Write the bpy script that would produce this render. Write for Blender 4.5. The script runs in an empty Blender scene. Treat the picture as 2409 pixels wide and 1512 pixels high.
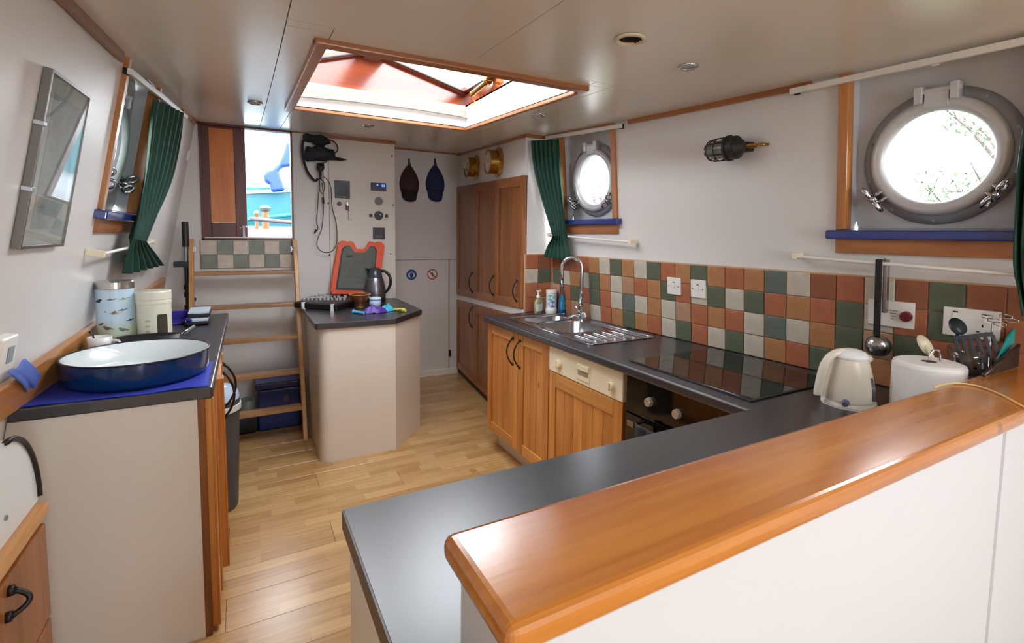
import bpy, bmesh, math, random
from mathutils import Vector as V3, Matrix, noise
random.seed(7)
C = bpy.context.scene.collection
sc = bpy.context.scene
PI = math.pi
# ------------------------------------------------------------------ camera
IMW, IMH = 2409.0, 1512.0
FOC, CX, CY, EYE = 1187.8, 1258.7, 645.1, 1.4388
YAW, PIT, ROL = math.radians(30.11), math.radians(4.506), math.radians(0.863)
Fw = V3((math.sin(YAW)*math.cos(PIT), math.cos(YAW)*math.cos(PIT), -math.sin(PIT)))
Rt = V3((math.cos(YAW), -math.sin(YAW), 0)); Up = Rt.cross(Fw)
R2 = Rt*math.cos(ROL) + Up*math.sin(ROL); U2 = Up*math.cos(ROL) - Rt*math.sin(ROL)
EYEP = V3((0, 0, EYE))
cd = bpy.data.cameras.new('camera'); cam = bpy.data.objects.new('camera', cd); C.objects.link(cam)
cd.sensor_width = 36.0; cd.lens = FOC/IMW*36.0
cd.shift_x = 0.5 - CX/IMW; cd.shift_y = (CY - IMH/2)/IMW
cd.clip_start = 0.02; cd.clip_end = 200
cam.matrix_world = Matrix(((R2.x, U2.x, -Fw.x, 0), (R2.y, U2.y, -Fw.y, 0), (R2.z, U2.z, -Fw.z, EYE), (0, 0, 0, 1)))
sc.camera = cam
# ------------------------------------------------------------------ light and exposure
SKY = 9.0
sc.view_settings.view_transform = 'Standard'; sc.view_settings.look = 'None'
sc.view_settings.gamma = 1.0; sc.view_settings.use_curve_mapping = False
sc.view_settings.exposure = 0.92
w = bpy.data.worlds.new('world'); sc.world = w; w.use_nodes = True
nt = w.node_tree; bg = nt.nodes['Background']; bg.inputs[1].default_value = SKY
tc_ = nt.nodes.new('ShaderNodeTexCoord'); nz = nt.nodes.new('ShaderNodeTexNoise'); nz.inputs['Scale'].default_value = 2.5
nz.inputs['Detail'].default_value = 3
cr = nt.nodes.new('ShaderNodeValToRGB'); cr.color_ramp.elements[0].color = (0.80, 0.90, 1.0, 1); cr.color_ramp.elements[1].color = (1, 1, 1, 1)
nt.links.new(tc_.outputs['Generated'], nz.inputs['Vector']); nt.links.new(nz.outputs['Fac'], cr.inputs['Fac']); nt.links.new(cr.outputs['Color'], bg.inputs[0])
def portal(name, loc, size, direction):
    l = bpy.data.lights.new(name, 'AREA'); l.shape = 'RECTANGLE'; l.size, l.size_y = size
    l.cycles.is_portal = True
    o = bpy.data.objects.new(name, l); C.objects.link(o); o.location = loc
    o.rotation_euler = V3(direction).to_track_quat('-Z', 'Y').to_euler()
portal('portal_skylight', (0.76, 2.5, 2.6), (1.2, 1.5), (0, 0, -1))
portal('portal_rear_skylight', (0.90, -.95, 2.4), (1.0, .8), (0, 0, -1))
portal('portal_doorway', (0.05, 4.45, 1.78), (0.62, 0.82), (0, -1, 0))
portal('portal_rear_doors', (0.9, -3.25, 1.38), (.9, 1.25), (0, 1, 0))
cy = sc.cycles
cy.max_bounces = 10; cy.diffuse_bounces = 6; cy.glossy_bounces = 4; cy.transparent_max_bounces = 12; cy.transmission_bounces = 6
cy.sample_clamp_indirect = 8.0; cy.caustics_reflective = False; cy.caustics_refractive = False
cy.use_denoising = True

# ------------------------------------------------------------------ helpers: geometry of sight lines, used to read sizes on the real planes
def ray(px, py): return Fw + R2*((px-CX)/FOC) - U2*((py-CY)/FOC)
def atz(px, py, z): d = ray(px, py); return EYEP + d*((z-EYE)/d.z)
def aty(px, py, y): d = ray(px, py); return EYEP + d*(y/d.y)
def atx(px, py, x): d = ray(px, py); return EYEP + d*(x/d.x)
def zc(y): return 2.035 + (0.0085*y*y if y > 0 else 0)
def atc(px, py):
    z = 2.1
    for _ in range(25): z = zc(atz(px, py, z).y)
    return atz(px, py, z)
class Frame:
    def __init__(s, O, U, V):
        s.O = V3(O); s.U = V3(U).normalized(); v = V3(V); v -= s.U*v.dot(s.U); s.V = v.normalized(); s.N = s.U.cross(s.V)
    def p(s, u, v, n=0): return s.O + s.U*u + s.V*v + s.N*n
    def px(s, a, b, n=0):
        d = ray(a, b); t = (s.N.dot(s.O) + n - s.N.dot(EYEP))/s.N.dot(d); q = EYEP + d*t - s.O
        return q.dot(s.U), q.dot(s.V)
    def mat(s, u=0, v=0, n=0):
        o = s.p(u, v, n)
        return Matrix(((s.U.x, s.V.x, s.N.x, o.x), (s.U.y, s.V.y, s.N.y, o.y), (s.U.z, s.V.z, s.N.z, o.z), (0, 0, 0, 1)))
RW = Frame((1.972+2.109*.063+.9*.0805, 0, 0), (.063, -1, 0), (-.0805, 0, 1))    # right hull lining, u grows towards the camera
LW = Frame((-.405-.0475*1.87-.185*2.05, 0, 0), (.0475, 1, 0), (.185, 0, 1))       # left hull lining, u grows away from the camera
BW = Frame((0, 4.31, 0), (1, 0, 0), (0, 0, 1))                                    # bulkhead with the door
BR = Frame((0, 4.85, 0), (1, 0, 0), (0, 0, 1))                                    # recessed bulkhead on the right
CU = Frame((1.674-.1225*3.03+0, 0, 0), (-.1225, -1, 0), (0, 0, 1))                 # front of the tall cupboard, u towards camera
def lerp(a, b, t): return a + (b-a)*t

# ------------------------------------------------------------------ helpers: materials
def L(r, g, b):
    f = lambda c: (c/255/12.92) if c <= 10 else ((c/255+.055)/1.055)**2.4
    return (f(r), f(g), f(b), 1)
MT = {}
def mat(name, col, rough=.5, metal=0.0, spec=.5, coat=0, bump=0, bscale=60, var=0, vscale=4, emit=None, trans=0, aniso=0, alpha=1):
    if name in MT: return MT[name]
    m = bpy.data.materials.new(name); m.use_nodes = True; n = m.node_tree; b = n.nodes['Principled BSDF']
    b.inputs['Base Color'].default_value = col; b.inputs['Roughness'].default_value = rough; b.inputs['Metallic'].default_value = metal
    b.inputs['Specular IOR Level'].default_value = spec; b.inputs['Coat Weight'].default_value = coat; b.inputs['Coat Roughness'].default_value = .08
    b.inputs['Transmission Weight'].default_value = trans
    tc = n.nodes.new('ShaderNodeTexCoord')
    if var:
        z = n.nodes.new('ShaderNodeTexNoise'); z.inputs['Scale'].default_value = vscale; z.inputs['Detail'].default_value = 4
        mx = n.nodes.new('ShaderNodeMix'); mx.data_type = 'RGBA'; mx.blend_type = 'MULTIPLY'; mx.inputs[0].default_value = 1
        mr = n.nodes.new('ShaderNodeMapRange'); mr.inputs[1].default_value = .3; mr.inputs[2].default_value = .7; mr.inputs[3].default_value = 1-var; mr.inputs[4].default_value = 1+var*.5
        n.links.new(tc.outputs['Object'], z.inputs['Vector']); n.links.new(z.outputs['Fac'], mr.inputs[0])
        mx.inputs[6].default_value = col; n.links.new(mr.outputs[0], mx.inputs[7]); n.links.new(mx.outputs[2], b.inputs['Base Color'])
    if bump:
        z2 = n.nodes.new('ShaderNodeTexNoise'); z2.inputs['Scale'].default_value = bscale; z2.inputs['Detail'].default_value = 3
        bp = n.nodes.new('ShaderNodeBump'); bp.inputs['Strength'].default_value = bump; bp.inputs['Distance'].default_value = .004
        n.links.new(tc.outputs['Object'], z2.inputs['Vector']); n.links.new(z2.outputs['Fac'], bp.inputs['Height']); n.links.new(bp.outputs[0], b.inputs['Normal'])
    if emit: b.inputs['Emission Color'].default_value = emit[0]; b.inputs['Emission Strength'].default_value = emit[1]
    MT[name] = m; return m
def wood(name, light, dark, axis=2, scale=1.0, rough=.35, knots=.5, coat=.2, knotcol=(74, 36, 14), rnd=.15, flat=None, ks=1.0, kr0=.07, kr1=.15):
    """grain runs along the axis; knots are dark spots from a voronoi"""
    if name in MT: return MT[name]
    m = bpy.data.materials.new(name); m.use_nodes = True; n = m.node_tree; b = n.nodes['Principled BSDF']; lk = n.links.new
    tc = n.nodes.new('ShaderNodeTexCoord'); oi = n.nodes.new('ShaderNodeObjectInfo')
    ad = n.nodes.new('ShaderNodeVectorMath'); ad.operation = 'ADD'
    cmb = n.nodes.new('ShaderNodeVectorMath'); cmb.operation = 'SCALE'; cmb.inputs[0].default_value = (7, 13, 5); lk(oi.outputs['Random'], cmb.inputs['Scale'])
    lk(tc.outputs['Object'], ad.inputs[0]); lk(cmb.outputs[0], ad.inputs[1])
    mp = n.nodes.new('ShaderNodeMapping'); s = [8*scale]*3; s[axis] = .7*scale; mp.inputs['Scale'].default_value = s
    lk(ad.outputs[0], mp.inputs['Vector'])
    z = n.nodes.new('ShaderNodeTexNoise'); z.inputs['Scale'].default_value = 1.6; z.inputs['Detail'].default_value = 5; z.inputs['Distortion'].default_value = .6
    lk(mp.outputs[0], z.inputs['Vector'])
    mp2 = n.nodes.new('ShaderNodeMapping'); s2 = [60*scale]*3; s2[axis] = 2*scale; mp2.inputs['Scale'].default_value = s2; lk(ad.outputs[0], mp2.inputs['Vector'])
    z2 = n.nodes.new('ShaderNodeTexNoise'); z2.inputs['Scale'].default_value = 1.5; z2.inputs['Detail'].default_value = 3; lk(mp2.outputs[0], z2.inputs['Vector'])
    ma = n.nodes.new('ShaderNodeMath'); ma.operation = 'MULTIPLY_ADD'; ma.inputs[1].default_value = .28; lk(z2.outputs['Fac'], ma.inputs[0])
    ms = n.nodes.new('ShaderNodeMath'); ms.operation = 'MULTIPLY'; ms.inputs[1].default_value = .74; lk(z.outputs['Fac'], ms.inputs[0]); lk(ms.outputs[0], ma.inputs[2])
    r = n.nodes.new('ShaderNodeValToRGB'); r.color_ramp.elements[0].position = .38; r.color_ramp.elements[1].position = .66
    r.color_ramp.elements[0].color = dark; r.color_ramp.elements[1].color = light; lk(ma.outputs[0], r.inputs['Fac'])
    mp3 = n.nodes.new('ShaderNodeMapping'); s3 = [9*ks]*3; s3[axis] = 6*ks
    if flat is not None: s3[flat] = .01; mp3.inputs['Scale'].default_value = s3; lk(ad.outputs[0], mp3.inputs['Vector'])
    vo = n.nodes.new('ShaderNodeTexVoronoi'); vo.inputs['Scale'].default_value = 1.0; lk(mp3.outputs[0], vo.inputs['Vector'])
    kr = n.nodes.new('ShaderNodeMapRange'); kr.inputs[1].default_value = kr0; kr.inputs[2].default_value = kr1; kr.inputs[3].default_value = knots; kr.inputs[4].default_value = 0
    lk(vo.outputs['Distance'], kr.inputs[0])
    mx = n.nodes.new('ShaderNodeMix'); mx.data_type = 'RGBA'; lk(kr.outputs[0], mx.inputs[0]); lk(r.outputs[0], mx.inputs[6]); mx.inputs[7].default_value = L(*knotcol)
    hv = n.nodes.new('ShaderNodeMapRange'); hv.inputs[3].default_value = 1-rnd; hv.inputs[4].default_value = 1+rnd*.5; lk(oi.outputs['Random'], hv.inputs[0])
    m2 = n.nodes.new('ShaderNodeMix'); m2.data_type = 'RGBA'; m2.blend_type = 'MULTIPLY'; m2.inputs[0].default_value = 1; lk(mx.outputs[2], m2.inputs[6]); lk(hv.outputs[0], m2.inputs[7])
    lk(m2.outputs[2], b.inputs['Base Color'])
    b.inputs['Roughness'].default_value = rough; b.inputs['Coat Weight'].default_value = coat; b.inputs['Coat Roughness'].default_value = .2
    bp = n.nodes.new('ShaderNodeBump'); bp.inputs['Strength'].default_value = .12; bp.inputs['Distance'].default_value = .002; lk(z2.outputs['Fac'], bp.inputs['Height']); lk(bp.outputs[0], b.inputs['Normal'])
    MT[name] = m; return m
def thin_glass(name, tint=(1, 1, 1, 1), refl=.06, rough=.0):
    m = bpy.data.materials.new(name); m.use_nodes = True; n = m.node_tree
    for x in list(n.nodes):
        if x.type != 'OUTPUT_MATERIAL': n.nodes.remove(x)
    o = [x for x in n.nodes if x.type == 'OUTPUT_MATERIAL'][0]
    t = n.nodes.new('ShaderNodeBsdfTransparent'); t.inputs[0].default_value = tint
    g = n.nodes.new('ShaderNodeBsdfGlossy'); g.inputs['Roughness'].default_value = rough
    fr = n.nodes.new('ShaderNodeLayerWeight'); fr.inputs[0].default_value = .5
    pw = n.nodes.new('ShaderNodeMath'); pw.operation = 'POWER'; pw.inputs[1].default_value = 5; n.links.new(fr.outputs['Facing'], pw.inputs[0])
    ad = n.nodes.new('ShaderNodeMath'); ad.operation = 'MULTIPLY_ADD'; ad.inputs[1].default_value = .9; ad.inputs[2].default_value = refl; n.links.new(pw.outputs[0], ad.inputs[0])
    mx = n.nodes.new('ShaderNodeMixShader'); n.links.new(ad.outputs[0], mx.inputs[0]); n.links.new(t.outputs[0], mx.inputs[1]); n.links.new(g.outputs[0], mx.inputs[2])
    n.links.new(mx.outputs[0], o.inputs[0]); MT[name] = m; return m

white_wall = mat('white_wall_paint', L(223, 221, 219), .38, bump=.05, bscale=25)
ceil_m = mat('ceiling_gloss_paint', L(228, 225, 217), .24, bump=.10, bscale=5, spec=.6)
hull_m = mat('grey_hull_paint', L(198, 200, 204), .3, bump=.05, bscale=30)
white_lam = mat('white_laminate', L(222, 216, 206), .35, bump=.03, bscale=40)
pine = wood('pine', L(216, 150, 76), L(176, 106, 44), 2, rough=.35, knots=.85, flat=0, ks=.8)
pine_h = wood('pine_crosswise', L(222, 158, 84), L(180, 112, 48), 1, rough=.35, knots=.6)
pine_x = wood('pine_lengthwise', L(222, 162, 92), L(184, 118, 54), 0, rough=.35, knots=.4)
cup_m = wood('stained_pine', L(172, 108, 54), L(128, 72, 30), 2, rough=.4, knots=.5)
cup_y = wood('stained_pine_rail', L(176, 112, 60), L(130, 76, 36), 1, rough=.4, knots=.1)
bar_m = wood('varnished_pine', L(220, 144, 56), L(184, 104, 32), 0, .8, rough=.2, knots=.75, coat=1.0, flat=2, ks=.8, kr0=.02, kr1=.09)
trim_m = wood('trim_wood', L(190, 126, 76), L(150, 90, 48), 1, rough=.35, knots=0)
trim_mx = wood('trim_wood_across', L(190, 126, 76), L(150, 90, 48), 0, rough=.35, knots=0)
frame_m = wood('window_frame_wood', L(205, 140, 76), L(168, 102, 48), 2, rough=.3, knots=0)
mahog = wood('mahogany_varnish', L(158, 72, 34), L(112, 44, 20), 0, .7, rough=.12, knots=0, coat=1)
mahog_d = wood('mahogany_dark', L(112, 46, 34), L(78, 28, 22), 2, rough=.4, knots=0, coat=.15)
mahog_l = wood('door_panel_wood', L(232, 142, 64), L(212, 118, 46), 2, rough=.35, knots=0, rnd=0)
top_m = mat('black_worktop', L(46, 47, 52), .29, spec=1.0, bump=.015, bscale=300, var=.1, vscale=200)
topedge_m = mat('worktop_edge_brown', L(62, 50, 44), .35, spec=.5, bump=.05, bscale=300)
blk = mat('black_plastic', L(24, 24, 27), .4)
blk_gloss = mat('black_glass', L(10, 10, 12), .06, spec=.8)
iron = mat('black_iron', L(38, 32, 30), .45, metal=.4)
chrome = mat('chrome', L(200, 200, 205), .1, metal=1)
steel = mat('stainless_steel', L(172, 172, 175), .24, metal=1)
alu = mat('cast_aluminium', L(212, 214, 218), .35, metal=.3, bump=.15, bscale=20)
alu_d = mat('dark_cast_aluminium', L(150, 154, 160), .45, metal=.3, bump=.2, bscale=20)
brass = mat('brass', L(196, 152, 78), .18, metal=1)
green_c = mat('green_velvet', L(11, 64, 50), .7, bump=.2, bscale=50, var=.3, vscale=9)
blue_sill = mat('blue_gloss_paint', L(38, 56, 130), .14, coat=.6)
white_pl = mat('white_plastic', L(235, 232, 226), .3)
cream_pl = mat('cream_plastic', L(236, 226, 196), .35)
grey_pl = mat('grey_plastic', L(120, 124, 126), .4)
grout = mat('grout', L(196, 164, 128), .8, bump=.2)
def tilem(n, c): return mat(n, c, .42, bump=.22, bscale=28, var=.16, vscale=22)
TILE = {'t': tilem('terracotta_tile', L(172, 104, 72)), 'o': tilem('ochre_tile', L(176, 124, 82)), 'g': tilem('green_tile', L(92, 100, 80)),
        'c': tilem('cream_tile', L(198, 188, 172)), 'b': tilem('brown_tile', L(146, 90, 62)), 'n': tilem('tan_tile', L(176, 136, 108)), 's': tilem('slate_green_tile', L(100, 110, 102))}
glass_m = thin_glass('window_glass')
# floor: printed strip parquet on each board
def floor_mat():
    m = bpy.data.materials.new('oak_strip_laminate'); m.use_nodes = True; n = m.node_tree; b = n.nodes['Principled BSDF']; lk = n.links.new
    tc = n.nodes.new('ShaderNodeTexCoord'); oi = n.nodes.new('ShaderNodeObjectInfo')
    sc_ = n.nodes.new('ShaderNodeVectorMath'); sc_.operation = 'SCALE'; sc_.inputs[0].default_value = (5.3, 0, 0); lk(oi.outputs['Random'], sc_.inputs['Scale'])
    ad = n.nodes.new('ShaderNodeVectorMath'); ad.operation = 'ADD'; lk(tc.outputs['Object'], ad.inputs[0]); lk(sc_.outputs[0], ad.inputs[1])
    br = n.nodes.new('ShaderNodeTexBrick'); br.inputs['Scale'].default_value = 1; br.inputs['Mortar Size'].default_value = .0006; br.inputs['Brick Width'].default_value = .31; br.inputs['Row Height'].default_value = .0633
    br.inputs['Color1'].default_value = (.15, .15, .15, 1); br.inputs['Color2'].default_value = (.95, .95, .95, 1); br.inputs['Mortar'].default_value = (.25, .25, .25, 1); br.offset = .37
    lk(ad.outputs[0], br.inputs['Vector'])
    mp = n.nodes.new('ShaderNodeMapping'); mp.inputs['Scale'].default_value = (2.5, 45, 1); lk(ad.outputs[0], mp.inputs['Vector'])
    z = n.nodes.new('ShaderNodeTexNoise'); z.inputs['Scale'].default_value = 1.6; z.inputs['Detail'].default_value = 5; lk(mp.outputs[0], z.inputs['Vector'])
    ma = n.nodes.new('ShaderNodeMath'); ma.operation = 'MULTIPLY_ADD'; ma.inputs[1].default_value = .38; lk(br.outputs['Color'], ma.inputs[0]); 
    mm = n.nodes.new('ShaderNodeMath'); mm.operation = 'MULTIPLY'; mm.inputs[1].default_value = .62; lk(z.outputs['Fac'], mm.inputs[0]); lk(mm.outputs[0], ma.inputs[2])
    r = n.nodes.new('ShaderNodeValToRGB'); e = r.color_ramp.elements; e[0].position = .25; e[0].color = L(160, 116, 66); e[1].position = .75; e[1].color = L(206, 168, 114)
    lk(ma.outputs[0], r.inputs['Fac']); lk(r.outputs[0], b.inputs['Base Color'])
    b.inputs['Roughness'].default_value = .27; b.inputs['Specular IOR Level'].default_value = 1.0
    MT['floor'] = m; return m
floor_m = floor_mat()

# ------------------------------------------------------------------ helpers: meshes and objects
def worldloc(o):
    v = V3((0, 0, 0))
    while o: v += o.location; o = o.parent
    return v
def tag(o, label=None, cat=None, group=None, kind=None):
    if label: o['label'] = label
    if cat: o['category'] = cat
    if group: o['group'] = group
    if kind: o['kind'] = kind
    return o
def thing(name, label, cat, loc=(0, 0, 0), group=None, kind=None):
    o = bpy.data.objects.new(name, None); C.objects.link(o); o.location = V3(loc); o.empty_display_size = .05
    return tag(o, label, cat, group, kind)
class MB:
    def __init__(s): s.bm = bmesh.new(); s.mats = []; s.cur = 0
    def m(s, material):
        if material not in s.mats: s.mats.append(material)
        s.cur = s.mats.index(material); return s
    def face(s, vs):
        try: f = s.bm.faces.new(vs); f.material_index = s.cur; return f
        except ValueError: return None
    def hexa(s, P):   # 8 corners: 4 bottom (ccw), 4 top
        v = [s.bm.verts.new(p) for p in P]
        for q in ((3, 2, 1, 0), (4, 5, 6, 7), (0, 1, 5, 4), (1, 2, 6, 5), (2, 3, 7, 6), (3, 0, 4, 7)): s.face([v[i] for i in q])
        return s
    def box(s, a, b, M=None):
        x0, y0, z0 = [min(a[i], b[i]) for i in range(3)]; x1, y1, z1 = [max(a[i], b[i]) for i in range(3)]
        P = [V3(p) for p in ((x0, y0, z0), (x1, y0, z0), (x1, y1, z0), (x0, y1, z0), (x0, y0, z1), (x1, y0, z1), (x1, y1, z1), (x0, y1, z1))]
        if M: P = [M @ p for p in P]
        return s.hexa(P)
    def fbox(s, fr, u0, u1, v0, v1, n0, n1): # box in a wall frame
        return s.box((u0, v0, n0), (u1, v1, n1), fr.mat())
    def prism(s, pts, ext, M=None):
        ext = V3(ext); P = [V3(p) for p in pts]; Q = [p+ext for p in P]
        if M: P = [M @ p for p in P]; Q = [M @ p for p in Q]
        a = [s.bm.verts.new(p) for p in P]; b = [s.bm.verts.new(p) for p in Q]; n = len(a)
        s.face(a[::-1]); s.face(b)
        for i in range(n): s.face([a[i], a[(i+1) % n], b[(i+1) % n], b[i]])
        return s
    def cyl(s, p0, p1, r0, r1=None, seg=16, cap=True):
        r1 = r0 if r1 is None else r1; p0 = V3(p0); p1 = V3(p1); d = (p1-p0).normalized(); a = d.orthogonal().normalized(); b = d.cross(a)
        A = [s.bm.verts.new(p0+(a*math.cos(2*PI*i/seg)+b*math.sin(2*PI*i/seg))*r0) for i in range(seg)]
        B = [s.bm.verts.new(p1+(a*math.cos(2*PI*i/seg)+b*math.sin(2*PI*i/seg))*r1) for i in range(seg)]
        for i in range(seg): s.face([A[i], A[(i+1) % seg], B[(i+1) % seg], B[i]])
        if cap: s.face(A[::-1]); s.face(B)
        return s
    def tube(s, pts, r, seg=8, closed=False, flat=1.0):
        pts = [V3(p) for p in pts]; n = len(pts); rs = r if isinstance(r, (list, tuple)) else [r]*n
        t = (pts[1]-pts[0]).normalized(); a = t.orthogonal().normalized(); rings = []
        for i, p in enumerate(pts):
            if closed: t = (pts[(i+1) % n]-pts[i-1]).normalized()
            else: t = (pts[min(i+1, n-1)]-pts[max(i-1, 0)]).normalized()
            a = (a - t*a.dot(t)); a = a.normalized() if a.length > 1e-6 else t.orthogonal().normalized(); b = t.cross(a)
            rings.append([s.bm.verts.new(p+(a*math.cos(2*PI*k/seg)+b*math.sin(2*PI*k/seg)*flat)*rs[i]) for k in range(seg)])
        m = n if closed else n-1
        for i in range(m):
            A, B = rings[i], rings[(i+1) % n]
            for k in range(seg): s.face([A[k], A[(k+1) % seg], B[(k+1) % seg], B[k]])
        if not closed: s.face(rings[0][::-1]); s.face(rings[-1])
        return s
    def lathe(s, prof, M=None, seg=28, sx=1, sy=1, a0=0, a1=2*PI):
        full = abs(a1-a0-2*PI) < 1e-6; k = seg if full else seg+1; rings = []
        for r, z in prof:
            if r < 1e-6: rings.append([s.bm.verts.new((M @ V3((0, 0, z))) if M else V3((0, 0, z)))]); continue
            ring = []
            for i in range(k):
                t = a0+(a1-a0)*i/seg; p = V3((r*math.cos(t)*sx, r*math.sin(t)*sy, z)); ring.append(s.bm.verts.new(M @ p if M else p))
            rings.append(ring)
        for A, B in zip(rings, rings[1:]):
            for i in range(k if full else k-1):
                j = (i+1) % k
                if len(A) == 1 and len(B) == 1: continue
                if len(A) == 1: s.face([A[0], B[i], B[j]][::-1])
                elif len(B) == 1: s.face([A[i], A[j], B[0]])
                else: s.face([A[i], A[j], B[j], B[i]])
        return s
    def grid(s, fn, nu, nv):
        g = [[s.bm.verts.new(fn(i/nu, j/nv)) for j in range(nv+1)] for i in range(nu+1)]
        for i in range(nu):
            for j in range(nv): s.face([g[i][j], g[i+1][j], g[i+1][j+1], g[i][j+1]])
        return s
    def torus(s, M, R, r, seg=32, rs=10, flat=1.0):
        return s.lathe([(R+r*math.cos(2*PI*i/rs), r*flat*math.sin(2*PI*i/rs)) for i in range(rs+1)], M, seg)
    def build(s, name, material=None, parent=None, bevel=0, smooth=False, loc=None, segs=2, solid=0, sub=0, kind=None, label=None, merge=True):
        if merge: bmesh.ops.remove_doubles(s.bm, verts=s.bm.verts, dist=1e-5)
        bmesh.ops.recalc_face_normals(s.bm, faces=s.bm.faces)
        org = worldloc(parent) if parent else V3((0, 0, 0))
        if loc is None:
            if parent: loc = V3((0, 0, 0))
            else:
                c = sum((v.co for v in s.bm.verts), V3())/max(1, len(s.bm.verts)); loc = V3((c.x, c.y, min(v.co.z for v in s.bm.verts)))
        else: loc = V3(loc) - org
        for v in s.bm.verts: v.co -= org+loc
        me = bpy.data.meshes.new(name); s.bm.to_mesh(me); s.bm.free()
        if smooth:
            for p in me.polygons: p.use_smooth = True
        for x in ([material] if material else s.mats): me.materials.append(x)
        if material and s.mats:
            for p in me.polygons: p.material_index = 0
        o = bpy.data.objects.new(name, me); C.objects.link(o); o.location = loc
        if parent: o.parent = parent
        if solid: q = o.modifiers.new('solid', 'SOLIDIFY'); q.thickness = solid; q.offset = 0
        if sub: q = o.modifiers.new('sub', 'SUBSURF'); q.levels = sub; q.render_levels = sub
        if bevel: q = o.modifiers.new('bevel', 'BEVEL'); q.width = bevel; q.segments = segs; q.limit_method = 'ANGLE'; q.angle_limit = math.radians(40); q.harden_normals = False
        if kind: o['kind'] = kind
        if label: o['label'] = label
        return o
def T(x, y, z): return Matrix.Translation((x, y, z))
def RZ(a): return Matrix.Rotation(a, 4, 'Z')
def RX(a): return Matrix.Rotation(a, 4, 'X')
def RY(a): return Matrix.Rotation(a, 4, 'Y')
def face_to(p, d, up=(0, 0, 1)):  # matrix whose local z looks along d
    z = V3(d).normalized(); x = V3(up).cross(z)
    x = x.normalized() if x.length > 1e-4 else z.orthogonal().normalized(); y = z.cross(x); p = V3(p)
    return Matrix(((x.x, y.x, z.x, p.x), (x.y, y.y, z.y, p.y), (x.z, y.z, z.z, p.z), (0, 0, 0, 1)))
def B(material, a, b, name, parent=None, bevel=.0015, **k): return MB().box(a, b).build(name, material, parent, bevel, **k)
def arc(c, r, a0, a1, n, ex, ey):
    c = V3(c); ex = V3(ex); ey = V3(ey)
    return [c+ex*(r*math.cos(lerp(a0, a1, i/n)))+ey*(r*math.sin(lerp(a0, a1, i/n))) for i in range(n+1)]
def spline(P, n=8):
    P = [V3(p) for p in P]; out = []
    for i in range(len(P)-1):
        a = P[max(i-1, 0)]; b = P[i]; c = P[i+1]; d = P[min(i+2, len(P)-1)]
        for k in range(n):
            t = k/n; out.append(.5*((2*b)+(c-a)*t+(2*a-5*b+4*c-d)*t*t+(3*b-a-3*c+d)*t**3))
    return out+[P[-1]]

# ================================================================== SETTING
# floor boards, laid crosswise, each a board of its own on a dark sub-floor
fl = MB().box((-.95, -3.3, -.06), (2.3, 5.0, -.012)).build('floor', mat('subfloor', L(60, 45, 30), .8), kind='structure', loc=(0, 0, -.06))
bl, bw = 1.29, .19
y = -3.3; row = 0; shared = {}
while y < 4.9:
    x = -.95 - (row*0.43 % bl)
    while x < 2.3:
        x0, x1 = max(x, -.95), min(x+bl, 2.3)
        if x1-x0 > .03:
            key = round(x1-x0, 3)
            if key not in shared:
                o = MB().box((x0+.0006, y+.0006, -.012), (x1-.0006, y+bw-.0006, 0)).build('plank', floor_m, fl, .0008, loc=(x0, y, 0), segs=1); shared[key] = o.data
            else:
                o = bpy.data.objects.new('plank', shared[key]); C.objects.link(o); o.parent = fl; o.location = V3((x0, y, 0))-fl.location
                q = o.modifiers.new('bevel', 'BEVEL'); q.width = .0008; q.segments = 1
        x += bl
    y += bw; row += 1
# ceiling: painted panels with joints, hatch opening left free
ce = thing('ceiling', None, None, (0, 0, 2.035), kind='structure')
SX0, SX1, SY0, SY1 = .262, 1.262, 1.86, 3.10
def ceil_panel(x0, x1, y0, y1):
    b = MB(); n = max(1, int((y1-y0)/.25)); g = .0015
    for i in range(n):
        a, c = lerp(y0+g, y1-g, i/n), lerp(y0+g, y1-g, (i+1)/n)
        b.hexa([(x0+g, a, zc(a)), (x1-g, a, zc(a)), (x1-g, c, zc(c)), (x0+g, c, zc(c)), (x0+g, a, zc(a)+.03), (x1-g, a, zc(a)+.03), (x1-g, c, zc(c)+.03), (x0+g, c, zc(c)+.03)])
    return b.build('ceiling_panel', ceil_m, ce)
J = .131
for x0, x1, y0, y1 in ((-.75, J, -3.3, 4.98), (J, SX0, 1.76, 4.98), (SX1, 1.36, 1.76, SY1), (1.36, 2.3, 1.7, 4.98), (SX0, SX1, SY1, 4.98), (SX1, 1.36, SY1, 4.98),
                       (SX0, SX1, 1.70, SY0), (J, SX0, 1.70, 1.76), (SX1, 1.36, 1.70, 1.76),
                       (J, .74, .2, 1.70), (.74, 2.3, .2, 1.70), (J, 2.3, -.6, .2), (1.35, 2.3, -1.3, -.6), (J, .45, -1.3, -.6), (J, 2.3, -3.3, -1.3)):
    ceil_panel(x0, x1, y0, y1)
hx0, hx1, hy0, hy1 = SX0-.028, SX1+.028, SY0-.028, SY1+.028
b = MB()
for x0, x1, y0, y1 in ((-.9, hx0, -3.4, 4.95), (hx1, 2.4, -.6, 4.95), (hx0, hx1, -.6, hy0), (hx0, hx1, hy1, 4.95), (1.35, 2.4, -3.4, -.6), (hx0, .45, -3.4, -.6), (.45, 1.35, -3.4, -1.3)):
    n_ = max(1, int((y1-y0)/.25))
    for i in range(n_):
        a, c = lerp(y0, y1, i/n_), lerp(y0, y1, (i+1)/n_)
        b.hexa([(x0, a, zc(a)+.031), (x1, a, zc(a)+.031), (x1, c, zc(c)+.031), (x0, c, zc(c)+.031), (x0, a, zc(a)+.06), (x1, a, zc(a)+.06), (x1, c, zc(c)+.06), (x0, c, zc(c)+.06)])
b.build('ceiling_deck', mat('deck_steel', L(150, 144, 136), .6), ce)

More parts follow.
